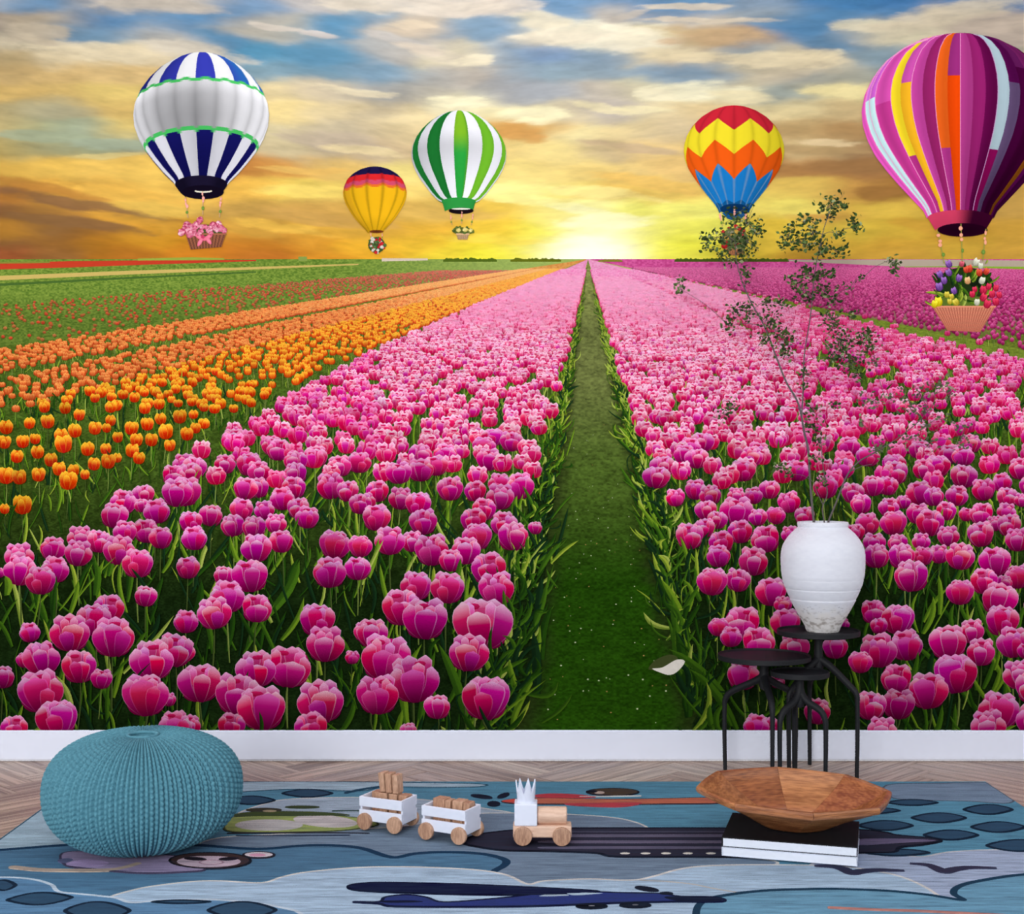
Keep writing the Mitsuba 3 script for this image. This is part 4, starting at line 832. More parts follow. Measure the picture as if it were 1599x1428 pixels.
for x, y, x1, y1, w, q in [(540,900,300,870,6,3),(760,900,650,800,6,1),(700,1010,720,880,7,5),(880,1010,760,980,5,2),(420,860,500,900,5,2),(620,760,560,620,4,1),(700,860,640,770,4,1),(980,760,900,700,5,0),(300,960,420,1000,4,3),(820,760,780,640,4,0),(700,930,830,960,5,0),(600,690,660,560,4,2),(940,560,950,510,3,3)] + [(x, y, x + (x - 700) * .35 + rb.uniform(-40, 40), y - rb.uniform(60, 150), rb.uniform(3, 7), rb.choice([0, 0, 1, 1, 2, 3, 4])) for x, y in [(rb.uniform(430, 1000), rb.uniform(680, 1010)) for _ in range(34)]]:
    v, f, c = blade(kx(x), ky(y), kx(x1), ky(y1), w * .8, 2, GREENS[q], OB + 6.6e-5); lv.append((trimesh.Trimesh(v, f, process=False), c))
sub('flowers', [ell(kx(720), ky(800), 46, 30, OB + 5.8e-5, (34, 50, 22)), ell(kx(700), ky(960), 46, 9, OB + 5.9e-5, (90, 110, 40)), ell(kx(870), ky(760), 14, 12, OB + 6.1e-5, (20, 30, 16))] + lv + tulip_dots(fl, OB + 7e-5), b, 'printed purple, red and yellow tulips in the basket')
# ------------------------------------------------------------------ the children's rug: tufted, its pictures carved a little above the ground
RZ = 0.011
def rug_fibre(p, n, uv):
    return dr.clip(0.60 * noise(p.x * 22, p.y * 260) + 0.30 * noise(p.x * 70 + 3, p.y * 800) + 0.45 * fbm(p.x * 7, p.y * 70) - 0.38, 0, 1) * 0.72
scene['tufted_wool'] = two({'type': 'blendbsdf', 'weight': proc(rug_fibre), 'a': {'type': 'diffuse', 'reflectance': {'type': 'mesh_attribute', 'name': 'vertex_color'}},
                            'b': {'type': 'diffuse', 'reflectance': rgb(44, 56, 76)}})
RUG = 'childrens_rug'
label(RUG, 'blue tufted rug with carved clouds, leaves and toy planes', 'rug')
def rugc(c):
    c = lin(c); g = c.mean(); return (c * .86 + g * .14) * 1.04
def rug_pts(P):
    return np.array([on_floor(x, y, RZ)[:2] for x, y in P])
RUG_X0, RUG_X1, RUG_Y0, RUG_Y1 = -1.302, 1.424, 2.02, 3.945
bounds = shapely.geometry.box(RUG_X0 + .004, RUG_Y0 + .004, RUG_X1 - .004, RUG_Y1 - .004)
m = rbox(RUG_X1 - RUG_X0, RUG_Y1 - RUG_Y0, RZ, 0.004, 12); m.apply_translation(((RUG_X0 + RUG_X1) / 2, (RUG_Y0 + RUG_Y1) / 2, RZ / 2 + .0006))
put('rug_ground', m, 'tufted_wool', RUG, color=np.tile(lin((92, 146, 172)), (len(m.vertices), 1)))
rk = [0]
def rug_shape(name, P, col, outline=None, ow=0.006, closed=True, smooth=True, text=None, extra=None, ngon=5):
    """one carved piece of the rug's picture; P in picture pixels lying on the rug, or metres if already Nx2 below 10"""
    P = np.asarray(P, float)
    Q = rug_pts(P) if np.abs(P).max() > 10 else P
    if smooth: Q = spline(Q, ngon, True)
    pg = Polygon(Q).buffer(0).intersection(bounds)
    if pg.is_empty: return
    rk[0] += 1; z = RZ + 0.0008 + rk[0] * 0.00006
    ms, cs = [], []
    def ext(g, top, c):
        for q in getattr(g, 'geoms', [g]):
            if q.is_empty or q.geom_type != 'Polygon' or q.area < 1e-7: continue
            e = trimesh.creation.extrude_polygon(q.simplify(.0003), top - RZ + .003, engine='earcut'); e.apply_translation((0, 0, RZ - .003)); ms.append(e); cs.append(np.tile(rugc(c), (len(e.vertices), 1)))
    if outline is not None:
        ext(pg.buffer(ow * .5).intersection(bounds), z - .00002, outline); ext(pg.buffer(-ow * .5), z, col)
    else: ext(pg, z, col)
    for ei, (q, c) in enumerate(extra or []):
        g = Polygon(spline(rug_pts(q), 5, True)).buffer(0).intersection(bounds); ext(g, z + .000025 * (ei + 1), c)
    if not ms: return
    k = put(name, cat(ms), 'tufted_wool', RUG, color=np.vstack(cs))
    if text: label(k, text)
def rell(cx, cy, rx, ry, a=0.0, n=14, sharp=0.0):
    t = np.arange(n) / n * 2 * np.pi
    x = rx * np.cos(t); y = ry * np.sin(t) * (1 - sharp * np.abs(np.cos(t)) ** 2)
    return np.stack([cx + x * math.cos(a) - y * math.sin(a), cy + x * math.sin(a) + y * math.cos(a)], 1)
def rug_line(name, P, w, col, taper=False, text=None):
    Q = spline(rug_pts(P), 6); 
    if taper:
        s = np.linspace(0, 1, len(Q)); hw = w * (.25 + .75 * np.sin(np.pi * s)); t = np.gradient(Q, axis=0); t /= np.linalg.norm(t, axis=1, keepdims=True); nn = np.stack([-t[:, 1], t[:, 0]], 1)
        rug_shape(name, np.vstack([Q + nn * hw[:, None] / 2, (Q - nn * hw[:, None] / 2)[::-1]]), col, smooth=False, text=text)
    else:
        g = LineString(Q).buffer(w / 2, quad_segs=3); rug_shape(name, np.array(g.exterior.coords)[:-1], col, smooth=False, text=text)
NAVY, INK, CREAM = (18, 44, 70), (26, 26, 40), (206, 204, 200)
# far clouds and sky bands
rug_shape('far_cloud', [(-120,1310),(30,1262),(140,1230),(380,1222),(560,1222),(746,1225),(738,1230),(640,1230),(600,1229),(560,1236),(440,1234),(300,1250),(100,1321),(0,1328),(-40,1330),(-60,1324)], (158, 188, 206), (30, 74, 96), .008)
rug_shape('cloud', [(372,1272),(395,1262),(415,1256),(440,1250),(490,1247),(560,1246),(640,1248),(720,1256),(760,1264),(800,1272),(760,1290),(560,1296),(380,1284)], (156, 178, 198), CREAM, .008)
rug_shape('cloud', [(1385,1227),(1470,1224),(1550,1224),(1580,1240),(1576,1255),(1510,1252),(1430,1250),(1392,1246)], (118, 142, 168), (80, 90, 104), .006)
rug_shape('cloud', [(310,1324),(345,1309),(450,1303),(560,1296),(640,1290),(720,1274),(760,1271),(830,1271),(895,1273),(950,1277),(985,1283),(1013,1295),(1040,1325),(1130,1336),(1210,1346),(1192,1354),(1080,1358),(1030,1370),(1000,1382),(850,1384),(820,1388),(700,1370),(400,1334)], (112, 134, 158), CREAM, .008, text='grey blue cloud in the middle of the rug')
rug_shape('cloud', [(-60,1332),(0,1328.5),(100,1321),(200,1316),(310,1321),(400,1327),(470,1322),(520,1321.5),(565,1326),(612,1340),(650,1334),(700,1332),(755,1335),(790,1345),(778,1358),(740,1366),(560,1372),(408,1392),(200,1418),(120,1405),(60,1388),(-60,1386)], (72, 120, 154), (16, 52, 82), .020, text='teal cloud beside the pouf')
rug_shape('cloud', [(1290,1338),(1340,1331.5),(1400,1336),(1440,1339),(1480,1332),(1540,1328.5),(1600,1329),(1680,1334),(1690,1420),(1480,1428),(1300,1420),(1240,1380)], (160, 176, 206), (200, 200, 206), .008)
rug_shape('cloud', [(165,1405),(205,1392),(240,1385),(300,1378),(345,1377),(408,1380),(440,1371),(480,1363),(560,1356),(640,1355),(740,1359.5),(790,1367.5),(824,1382),(850,1377),(920,1374),(985,1376),(1020,1370),(1055,1360),(1090,1354.5),(1150,1352),(1230,1352),(1330,1356),(1420,1375),(1480,1420),(1440,1490),(900,1520),(300,1500),(100,1440)], (164, 192, 218), (212, 208, 204), .009, text='pale blue cloud along the front of the rug')
rug_line('cloud_seam', [(1000,1376),(1040,1378),(1080,1382),(1115,1389),(1150,1395)], .006, (196, 186, 172))
rug_line('cloud_seam', [(345,1410),(400,1413),(440,1421),(472,1434)], .008, (206, 216, 226))
rug_shape('cloud', [(-60,1378),(0,1371.5),(50,1374.5),(80,1383),(92,1394),(130,1398),(180,1403.5),(205,1411),(250,1408),(330,1406.5),(390,1411),(435,1418),(475,1434),(480,1500),(-100,1500)], (84, 132, 172), (190, 206, 222), .010, text='blue cloud with dark drops at the front left corner of the rug')
rug_shape('cloud', [(1086,1440),(1090,1417),(1108,1405),(1150,1397),(1200,1392),(1260,1390),(1320,1390),(1390,1393),(1450,1399),(1503,1407),(1489,1397),(1497,1386),(1530,1377),(1600,1367),(1690,1364),(1700,1500),(1080,1500)], (98, 154, 184), (20, 56, 80), .016, text='teal cloud at the front right corner of the rug')
# drops
for P in (rell(5,1384,19,8,sharp=.5), rell(62,1405,50,9.5,-.04,sharp=.55), rell(152,1424,50,14,sharp=.5), rell(283,1410,44,2.6,sharp=.5), rell(378,1423,52,13,sharp=.5), rell(480,1240,38,6,sharp=.5), rell(392,1251,36,6.5,sharp=.5),
          rell(1362,1267,42,5,sharp=.5), rell(1425,1254.5,38,4.5,sharp=.5), rell(1383,1290.5,41,7.5,sharp=.5), rell(1466,1278.5,41,7.5,sharp=.5), rell(1543,1265.5,37,7.5,sharp=.5), rell(1559,1293,41,8,sharp=.5), rell(1485,1305.5,41,7.5,sharp=.5), rell(1592,1322,50,9,sharp=.5), rell(1400,1333,50,5,sharp=.5)):
    rug_shape('drop', P, (42, 76, 104), (14, 32, 50), .010, ngon=3)
# the cream winged glider beside the pouf
rug_shape('glider', [(352,1286),(364,1278),(420,1276),(500,1275),(560,1279),(590,1288),(572,1294),(520,1299.5),(440,1301.5),(380,1301.5),(352,1298)], (150, 168, 84), (66, 74, 40), .006, text='olive green glider with two cream wings', extra=[(rell(420,1290.5,53,9), (188, 186, 186)), (rell(508,1284.5,50,9.5,.07), (196, 190, 190)), ([(362,1276),(380,1271),(420,1268.5),(500,1270),(545,1275),(440,1276.5)], (66, 80, 34))])
rug_shape('glider_blade', rell(472,1262,27,2.2), (58, 70, 34)); rug_shape('glider_blade', rell(412,1266.5,28,3), (62, 56, 34), extra=[(rell(421,1268.5,11,1.8), (176, 160, 120))])
rug_line('glider_cord', [(356,1303),(440,1302.5),(500,1302),(575,1303)], .006, (44, 40, 44)); rug_line('glider_cord', [(370,1306.5),(460,1306.8),(545,1306)], .005, (36, 44, 66)); rug_line('glider_cord', [(520,1268),(560,1267.6),(620,1268.5)], .006, (40, 60, 44))
# airship with ribs
rug_shape('airship', [(724,1318),(744,1306),(790,1299.5),(840,1296.5),(890,1295.2),(1000,1295),(1130,1295),(1260,1296),(1342,1297.5),(1384,1302),(1400,1306),(1450,1310.5),(1469,1315),(1440,1321),(1405,1325),(1394,1333),(1330,1334),(1200,1340),(1060,1340),(960,1339.5),(930,1334),(850,1331),(790,1330),(750,1325)], (46, 42, 58), (18, 16, 26), .010, text='dark airship with pale ribs and small windows',
          extra=[([(880,y - h), (1130,y - h), (1240,y - h + .6), (1240,y + h + .6), (1130,y + h), (880,y + h), (840, y)], c) for y, h, c in ((1301,1.2,(70,68,88)), (1307.5,2.2,(98,92,116)), (1317,2.2,(104,96,122)), (1326,2.0,(98,92,118)))] + [(rell(x,1335,8,1.5,n=8), (226, 222, 210)) for x in (976,1008,1040,1074,1110)] + [([(1342,1313),(1400,1312),(1462,1315),(1400,1319),(1342,1322)], (108, 96, 130))])
# red plane
rug_shape('red_plane', [(784,1253),(806,1249.5),(834,1248),(900,1249),(960,1250),(1030,1249),(1120,1248),(1122,1256),(1040,1257),(1000,1257.5),(880,1257.5),(806,1256.5)], (196, 100, 66), (70, 40, 44), .005, text='red and orange propeller plane', extra=[([(834,1244),(860,1241.2),(900,1242.5),(930,1246.5),(880,1248),(850,1248)], (190, 44, 56)), ([(880,1257),(930,1256),(1000,1255.5),(986,1260),(960,1262),(910,1260.5)], (186, 50, 62)), ([(783,1253),(800,1250),(815,1250),(812,1256),(800,1256)], (206, 64, 44))])
for P in (rell(752,1245.5,17,2.8,.12), rell(786,1244,10,3.2,-.3), rell(771,1257,10,4)): rug_shape('propeller_blade', P, INK)
rug_shape('pilot', rell(957,1238.5,40,5.5), (78, 60, 38), (28, 24, 30), .005, extra=[(rell(936,1240,8,2.4), (186, 164, 150)), (rell(924,1238,9,2.2), (24, 22, 28))], text='brown haired pilot of the red plane')
rug_line('plane_cord', [(906,1246),(960,1245),(1000,1244.5)], .006, CREAM)
# navy plane in front
rug_shape('navy_plane', [(553,1411),(592,1411),(602,1403.5),(635,1400),(666,1404),(692,1411.5),(760,1407),(830,1399.5),(850,1392),(960,1396.5),(1030,1398),(1062,1402.5),(1120,1404),(1126,1410.5),(1050,1410.5),(960,1412.5),(850,1417),(760,1418.5),(620,1418),(592,1413.5)], (36, 50, 122), (14, 16, 48), .008, text='navy blue propeller plane with long dark wing', extra=[([(842,1402.5),(868,1397.5),(888,1401.5)], (176, 200, 220)), ([(888,1397),(940,1397.5),(925,1399.5),(895,1401)], (170, 196, 216)), ([(590,1410),(640,1409),(660,1411.5),(610,1413)], (14, 14, 44)), ([(1040,1403),(1118,1404.5),(1122,1410),(1060,1410)], (18, 20, 44))])
rug_shape('navy_wing', [(543,1387),(558,1382.5),(600,1380.5),(720,1383),(820,1387.5),(930,1393.5),(905,1398),(780,1400),(640,1397),(560,1393)], (16, 18, 56), (10, 10, 36), .006)
for x in (924, 992): rug_shape('plane_wheel', rell(x,1417.5 if x < 950 else 1416,25,4.4), (14, 14, 20), extra=[(rell(x,1417.5 if x < 950 else 1416,5,1),(120,120,126))])
for P in (rell(1010,1390.5,19,3.2,.14), rell(1040,1398,11,2.4)): rug_shape('propeller_blade', P, (22, 22, 34))
# sleeping child figure
rug_shape('sleeper', [(96,1336),(130,1332),(200,1336),(262,1338),(300,1345),(320,1360),(290,1364),(230,1366),(190,1364),(150,1360),(104,1354)], (150, 134, 172), (66, 58, 84), .006, text='sleeping figure in lilac with brown hair', extra=[([(104,1354),(118,1347),(140,1345),(170,1350),(150,1357)], (176, 150, 200)), ([(90,1346),(105,1343),(114,1346),(100,1351)], (88, 92, 130))])
rug_line('handle', [(20,1356.5),(60,1360.5),(120,1361.8),(170,1361),(196,1357),(214,1351.5)], .020, (182, 160, 142)); 
rug_shape('sleeper_head', rell(328,1346.5,63,12.5), (66, 44, 40), (24, 18, 20), .006, extra=[(rell(326,1348.5,50,9), (198, 172, 188)), (rell(305,1344.2,18,2.8,.05), (34, 26, 34)), (rell(357,1344.2,16,2.8,-.05), (34, 26, 34)), (rell(330,1349.6,20,3.8), (160, 120, 140)), (rell(330,1349.6,17,2.8), (212, 184, 198))])
rug_shape('sleeper_ear', rell(404,1337.5,24,4.6), (222, 208, 216), (40, 30, 34), .006, extra=[(rell(402,1338.2,13,2.6), (214, 150, 178))])
# birds and cords
rug_line('bird', [(1272,1354.5),(1300,1355.5),(1316,1359),(1330,1365),(1345,1363),(1372,1361),(1412,1362)], .030, (48, 46, 70), True)
rug_line('bird', [(1421,1350.5),(1448,1353),(1462,1358),(1475,1363),(1492,1359.5),(1515,1357),(1556,1358)], .028, (52, 46, 70), True)
rug_line('cord', [(1296,1420),(1360,1423),(1430,1425),(1500,1428.5),(1590,1433)], .010, (186, 120, 108))
rug_line('cloud_edge', [(540,1240),(565,1234.5),(600,1229.5)], .010, (30, 66, 90))
# ------------------------------------------------------------------ wood and other materials of the objects
def wood_fn(lo, hi, sx, sy, sz, k):
    def fn(p, n, uv):
        g = fbm(p.x * sx + k, p.y * sy, p.z * sz, octaves=4); h = noise(p.x * sx * 4 + k, p.y * sy * 4, p.z * sz * 4)
        return mix(lin(lo), lin(hi), smoothstep(.25, .75, .65 * g + .35 * h))
    return fn
for k, (lo, hi) in enumerate([((142, 104, 82), (186, 146, 120)), ((156, 118, 94), (198, 160, 134))]):
    scene[f'beech_{k}'] = plastic(proc(wood_fn(lo, hi, 190, 190, 26, k * 5.0)), .45)
scene['pale_beech'] = plastic(proc(wood_fn((196, 160, 138), (214, 182, 160), 20, 120, 120, 3.0)), .45)
for k, (lo, hi) in enumerate([((118, 66, 34), (170, 108, 64)), ((134, 80, 44), (184, 124, 78)), ((104, 58, 30), (156, 96, 56)), ((126, 74, 38), (178, 116, 70))]):
    scene[f'bowl_wood_{k}'] = two({'type': 'principled', 'base_color': proc(wood_fn(lo, hi, 12, 30, 110, k * 9.0)), 'roughness': .24, 'clearcoat': .8, 'clearcoat_gloss': .9})
scene['black_steel'] = plastic((22, 23, 27), .6, specular=.25)
scene['black_cover'] = plastic((17, 18, 23), .6, specular=.3)
scene['paper'] = diffuse(218, 224, 236)
scene['grey_cover'] = plastic((74, 78, 88), .6)
scene['white_cover'] = plastic((206, 214, 230), .5)

# ------------------------------------------------------------------ knitted pouf
PX, PY, PR, PH = -0.918, 3.262, 0.2365, 0.30
def pouf_mesh():
    nth, nv = 64 * 12, 300
    th = np.arange(nth) / nth * 2 * np.pi
    # superellipse profile from the gathered crown to the flat underside
    a = np.linspace(.12, math.pi - .42, nv)
    rr = np.sin(a); zz = np.cos(a)
    pr = PR * np.sign(rr) * np.abs(rr) ** .84; pz = np.sign(zz) * np.abs(zz) ** .86
    z = np.where(pz > 0, .146 + pz * .140, .146 + pz * .150)
    z = z - .020 * np.exp(-(pr / .055) ** 2)          # the crown sinks in
    L = np.concatenate([[0], np.cumsum(np.hypot(np.diff(pr), np.diff(z)))])
    dr_, dz_ = np.gradient(pr), np.gradient(z); nl = np.hypot(dr_, dz_); nr, nz = -dz_ / nl, dr_ / nl
    nr, nz = -(-dz_ / nl) * -1, -(dr_ / nl) * -1
    if (nr * rr).sum() < 0: nr, nz = -nr, -nz
    R = th * 64 / (2 * np.pi); f = R - np.floor(R)      # position within a rib
    amp = np.clip(pr / .20, .12, 1)[:, None]
    x = np.abs(2 * f - 1)[None]                         # 0 on the rib's middle, 1 in the groove
    v = (L / .0125)[:, None] + .5 * (np.floor(R) % 2)[None]
    wob = .11 * np.sin(2 * np.pi * v + np.pi * (np.floor(R) % 2)[None])
    dc = np.minimum(f, 1 - f)[None]; side = np.where(f < .5, 1.0, -1.0)[None]
    cw = dc + side * .10 * np.sin(2 * np.pi * v)       # the raised cord between two ribs waves from stitch to stitch
    cord = np.exp(-(cw / .135) ** 4)
    panel = np.exp(-((dc - .5) / .17) ** 4) * (.15 + .85 * np.cos(np.pi * v + .6) ** 2)
    groove = np.exp(-((dc - .25) / .075) ** 2)
    d = amp * (.0060 * cord + .0030 * panel - .0058 * groove)
    big = 1 + .012 * np.sin(3 * th + 1)[None] * np.sin(a)[:, None]
    r = (pr[:, None] * big + nr[:, None] * d); zz_ = z[:, None] + nz[:, None] * d
    zz_ = np.maximum(zz_, .0005)
    V = np.stack([r * np.cos(th), r * np.sin(th), zz_], -1).reshape(-1, 3)
    i, j = np.meshgrid(np.arange(nv - 1), np.arange(nth), indexing='ij'); jn = (j + 1) % nth
    q = np.stack([i * nth + j, (i + 1) * nth + j, (i + 1) * nth + jn, i * nth + jn], -1).reshape(-1, 4)
    F = np.vstack([q[:, [0, 1, 2]], q[:, [0, 2, 3]]])
    # close the underside
    V = np.vstack([V, [[0, 0, .0005]]]); b = (nv - 1) * nth; jj = np.arange(nth)
    F = np.vstack([F, np.stack([b + jj, np.full(nth, len(V) - 1), b + (jj + 1) % nth], 1)])
    return trimesh.Trimesh(V, F, process=False), float(pr[0]), float(z[0])
pm, pr0, pz0 = pouf_mesh()
scene['teal_yarn'] = two({'type': 'principled', 'base_color': proc(lambda p, n, uv: mix(lin((56, 110, 128)), lin((90, 146, 162)), fbm(p.x * 160, p.y * 160, p.z * 160))), 'roughness': .85, 'sheen': .5})
P_ = T().translate([PX, PY, RZ + .003]).rotate([0, 0, 1], 4)
POUF = label('knitted_pouf', 'round teal chunky knit pouf sitting on the rug', 'pouf')
put('knit_cover', pm, 'teal_yarn', POUF, True, to_world=P_)
a = np.arange(65) / 64 * 2 * np.pi
ring = np.stack([.036 * np.cos(a), .036 * np.sin(a), np.full(65, pz0 + .002)], 1)
put('gathered_rim', cat([tube(ring, .0042, 8, False), lathe([(.0001, pz0 - .022), (.020, pz0 - .022), (.034, pz0 - .010), (.037, pz0 + .001)], 48)]), 'teal_yarn', POUF, True, to_world=P_)

# ------------------------------------------------------------------ black side tables
def side_table(X, Y, Htop, R, foot, bend, hub, back, text, yaw=0.0, pr=.012):
    t = label(numbered('side_table'), text, 'side table', 'nesting black side tables by the mural')
    W = T().translate([X, Y, 0])
    put('tabletop', lathe([(.0001, Htop - .0135), (R - .003, Htop - .0135), (R, Htop - .0115), (R, Htop + .0015), (R - .0012, Htop + .003), (R - .0045, Htop + .003), (R - .006, Htop - .001), (R - .008, Htop - .0025), (.0001, Htop - .0025)], 96), 'black_steel', t, 35, to_world=W)
    put('pole', lathe([(.0001, hub - .030), (pr * 1.05, hub - .024), (pr * 1.25, hub - .01), (pr * 1.15, hub + .02), (pr, hub + .05), (pr, Htop - .0133)], 24), 'black_steel', t, 40, to_world=W)
    for k in range(3):
        an = math.radians((90 if back else -90) + 120 * k + yaw); c, s = math.cos(an), math.sin(an)
        pth = spline([(.000, hub + .030), (.006, hub + .012), (foot * .30, hub - .008), (foot * .78, bend + .012), (foot * .97, bend - .014), (foot * 1.0, bend - .05), (foot * 1.0, bend * .45), (foot * .985, .0)], 8)
        n = len(pth); sN = np.linspace(0, 1, n); rad = np.interp(sN, [0, .15, .35, .55, .7, 1], [.0130, .0125, .0108, .0092, .0074, .0060])
        put('leg', tube(np.stack([pth[:, 0] * c, pth[:, 0] * s, pth[:, 1]], 1), rad, 12), 'black_steel', t, 50, to_world=W)
side_table(.957, 4.100, .4455, .1275, .122, .272, .345, True, 'tallest black side table, holding the white vase', pr=.0125)
side_table(.7845, 4.085, .3705, .1434, .1300, .240, .291, False, 'black side table with the widest empty round top', pr=.0130)
side_table(.876, 3.995, .3330, .0886, .080, .209, .252, True, 'lowest and smallest black side table, in front of the other two', pr=.0115)

# ------------------------------------------------------------------ vase
def vase_fn(p, n, uv):
    zz = p.z - .4465
    low = smoothstep(.105, .035, zz + .03 * (noise(p.x * 60, p.y * 60, p.z * 60) - .5))
    mott = fbm(p.x * 70, p.y * 70, p.z * 110, octaves=4); spots = smoothstep(.62, .74, fbm(p.x * 150 + 5, p.y * 150, p.z * 330, octaves=3)) * smoothstep(.058, .068, zz) * smoothstep(.092, .08, zz)
    base = mix(lin((206, 209, 220)), lin((217, 220, 229)), mott)
    bottom = mix(lin((158, 152, 148)), lin((214, 212, 212)), smoothstep(.3, .62, mott + smoothstep(.02, .09, zz) * .22))
    c = mix(base, bottom, low)
    return mix(c, lin((110, 112, 122)), spots * .55)
scene['weathered_ceramic'] = plastic(proc(vase_fn), .6)
prof = [(1290,150),(1275,160),(1240,172),(1180,204),(1120,240),(1080,262),(1030,288),(1000,304),(985,312),(978,313),(970,312),(963,318),(930,334),(885,353),(879,353.5),(872,353),(866,360),(830,374),(788,384),(782,384.5),(776,384),(770,388),(745,392.5),(738,393),(732,393.5),(700,397),(640,400),(580,401),(540,399.5),(490,391),(450,378),(410,356),(370,328),(335,298),(310,270),(292,250),(283,240),(276,237),(270,240),(262,243),(240,243),(230,240),(228,232),(231,224),(245,220),(300,215),(380,270),(540,370)]
KV = 4.105 / FOC / 6.2091
vp = [(.0001, 0)] + [(h * KV, (1290 - y) * KV) for y, h in prof] + [(.0001, (1290 - 700) * KV)]
vm = lathe(vp, 120)
label(put('vase', vm, 'weathered_ceramic', None, 40, to_world=T().translate([.9705, 4.100, .4435])), 'white weathered ceramic vase holding leafy branches on tallest side table', 'vase')

# ------------------------------------------------------------------ leafy branches in the vase
scene['bark'] = diffuse(98, 92, 92)
scene['green_leaf'] = {'type': 'principledthin', 'base_color': {'type': 'mesh_attribute', 'name': 'vertex_color'}, 'roughness': .45, 'diff_trans': .35, 'spec_trans': 0.0}
rbk = np.random.default_rng(17)
YV = 4.09
def zp(x, y, dy=0.0): return at_depth(1080 + x / 2.643, 290 + y / 2.643, YV + dy)
def branch(text, stems, clusters, seed, leafs=1.0, pale=0.0):
    r = np.random.default_rng(seed)
    key = label(numbered('leafy_branch'), text, 'branch')
    nodes, tubes = [], []
    for pts, r0, r1, dy in stems:
        P = np.array([zp(x, y, dy * min(1, max(0, (1395 - y) / 700.0))) for x, y in pts]); Q = spline(P, 5)
        tubes.append(tube(Q, np.linspace(r0, r1, len(Q)), 8)); nodes += list(Q[3:])
    stem = cat(tubes)
    twigs, V, F, Cc, o = [], [], [], [], 0
    cl = [(zp(x, y, 0) + np.array([0, 0, 0]), rad, n) for x, y, rad, n in clusters]
    todo = list(range(len(cl))); NN = np.array(nodes)
    while todo:
        P = np.array([cl[k][0] for k in todo]); D = np.linalg.norm((P[:, None] - NN[None])[..., [0, 2]], axis=2) + np.maximum(0, NN[None, :, 2] - P[:, 2, None]) * 1.2
        a, b = np.unravel_index(np.argmin(D), D.shape); k = todo.pop(a); c, rad, n = cl[k]; s = NN[b]
        c = c.copy(); c[1] = np.clip(s[1] + r.normal(0, .02), 3.96, 4.20); radm = rad * 4.09 / FOC / 2.643
        midp = (s + c) / 2 + np.array([r.normal(0, .004), 0, .008])
        Q = spline([s, midp, c], 5); twigs.append(tube(Q, np.linspace(.0010, .0005, len(Q)), 5, False)); NN = np.vstack([NN, Q[4:]])
        for q in range(int(n * leafs * 2.0)):
            p = c + r.normal(0, 1, 3) * radm * np.array([.62, .55, .62]); p[1] = min(p[1], 4.235)
            if q % 6 == 0: twigs.append(tube([c, (c + p) / 2 + r.normal(0, .003, 3), p], [.0006, .0005, .0004], 4, False))
            L = r.uniform(.0095, .0165); d = r.normal(0, 1, 3); d[2] = abs(d[2]) * .6 + .1; d /= np.linalg.norm(d); w = np.cross(d, r.normal(0, 1, 3)); w /= np.linalg.norm(w); nn = np.cross(d, w)
            h = L * .33
            pts = np.array([p, p + d * L * .35 + w * h + nn * h * .25, p + d * L * .7 + w * h * .75 + nn * h * .2, p + d * L, p + d * L * .7 - w * h * .75 + nn * h * .2, p + d * L * .35 - w * h + nn * h * .25, p + d * L * .5])
            pts[:, 1] = np.minimum(pts[:, 1], 4.245)
            g = r.choice(4, p=[.40, .34, .18, .08]); col = lin([(52, 70, 40), (74, 98, 52), (106, 130, 76), (160, 172, 128)][g]); col = col * (1 - pale) + lin((150, 150, 130)) * pale
            V.append(pts); F.append(np.array([(0, 1, 6), (1, 2, 6), (2, 3, 6), (3, 4, 6), (4, 5, 6), (5, 0, 6)]) + o); Cc.append(np.tile(col, (7, 1))); o += 7
    put('stem', stem, 'bark', key, True); label(put('twigs', cat(twigs), 'bark', key, True), kind='stuff')
    label(put('leaves', trimesh.Trimesh(np.vstack(V), np.vstack(F), process=False), 'green_leaf', key, color=np.vstack(Cc)), 'small oval green leaves', kind='stuff')
main_c = [(185,130,45,28),(240,150,45,35),(285,190,25,14),(230,230,45,40),(170,220,40,25),(110,205,40,22),(65,215,22,16),(60,255,18,10),(150,300,25,12),(235,265,40,28),(130,285,20,8),(590,70,35,22),(550,100,30,22),(625,80,20,12),(560,140,25,14),(490,165,30,14),(455,160,25,12),(415,185,25,12),(385,215,25,16),(375,250,25,18),(430,250,30,20),(495,205,30,22),(520,260,30,18),(470,255,25,14),(660,155,25,16),(670,185,22,16),(590,215,22,14),(625,260,12,6),(600,285,22,14),(545,270,20,10),(515,300,20,10),(235,360,25,14),(230,400,15,6),(450,375,30,24),(410,400,25,16),(500,380,30,22),(545,385,22,16),(445,440,35,30),(540,440,30,22),(470,470,25,16),(560,480,25,14),(200,510,40,26),(245,520,30,18),(160,575,30,14),(320,560,35,26),(350,600,25,16),(300,640,30,16),(390,640,40,30),(390,690,25,16),(380,490,30,18),(320,480,25,12),(550,555,35,24),(590,650,45,40),(600,700,40,36),(560,590,30,18),(620,750,40,34),(560,720,30,18),(710,620,30,22),(720,680,30,20),(680,650,25,14),(630,555,20,8),(650,800,25,12),(455,780,25,14),(440,850,20,8),(500,930,30,14),(490,1000,30,18),(590,910,20,8),(155,910,25,12),(130,945,30,14),(500,1130,25,12),(625,440,25,8),(660,410,15,5),(800,340,20,10),(800,375,20,12),(775,330,10,4),(-45,395,12,5),(-40,425,22,14)]
branch('tall forked leafy branch leaning left in the white vase', [([(512,1440),(505,1395),(490,1240),(482,1100),(465,1020),(440,900),(390,810),(350,710),(300,580),(250,490),(210,400),(185,310),(180,230)], .0042, .0012, .02), ([(468,1030),(455,960),(460,850),(465,700),(490,540),(510,350),(535,230),(548,170),(575,95)], .0024, .0009, -.05)], main_c, 1)
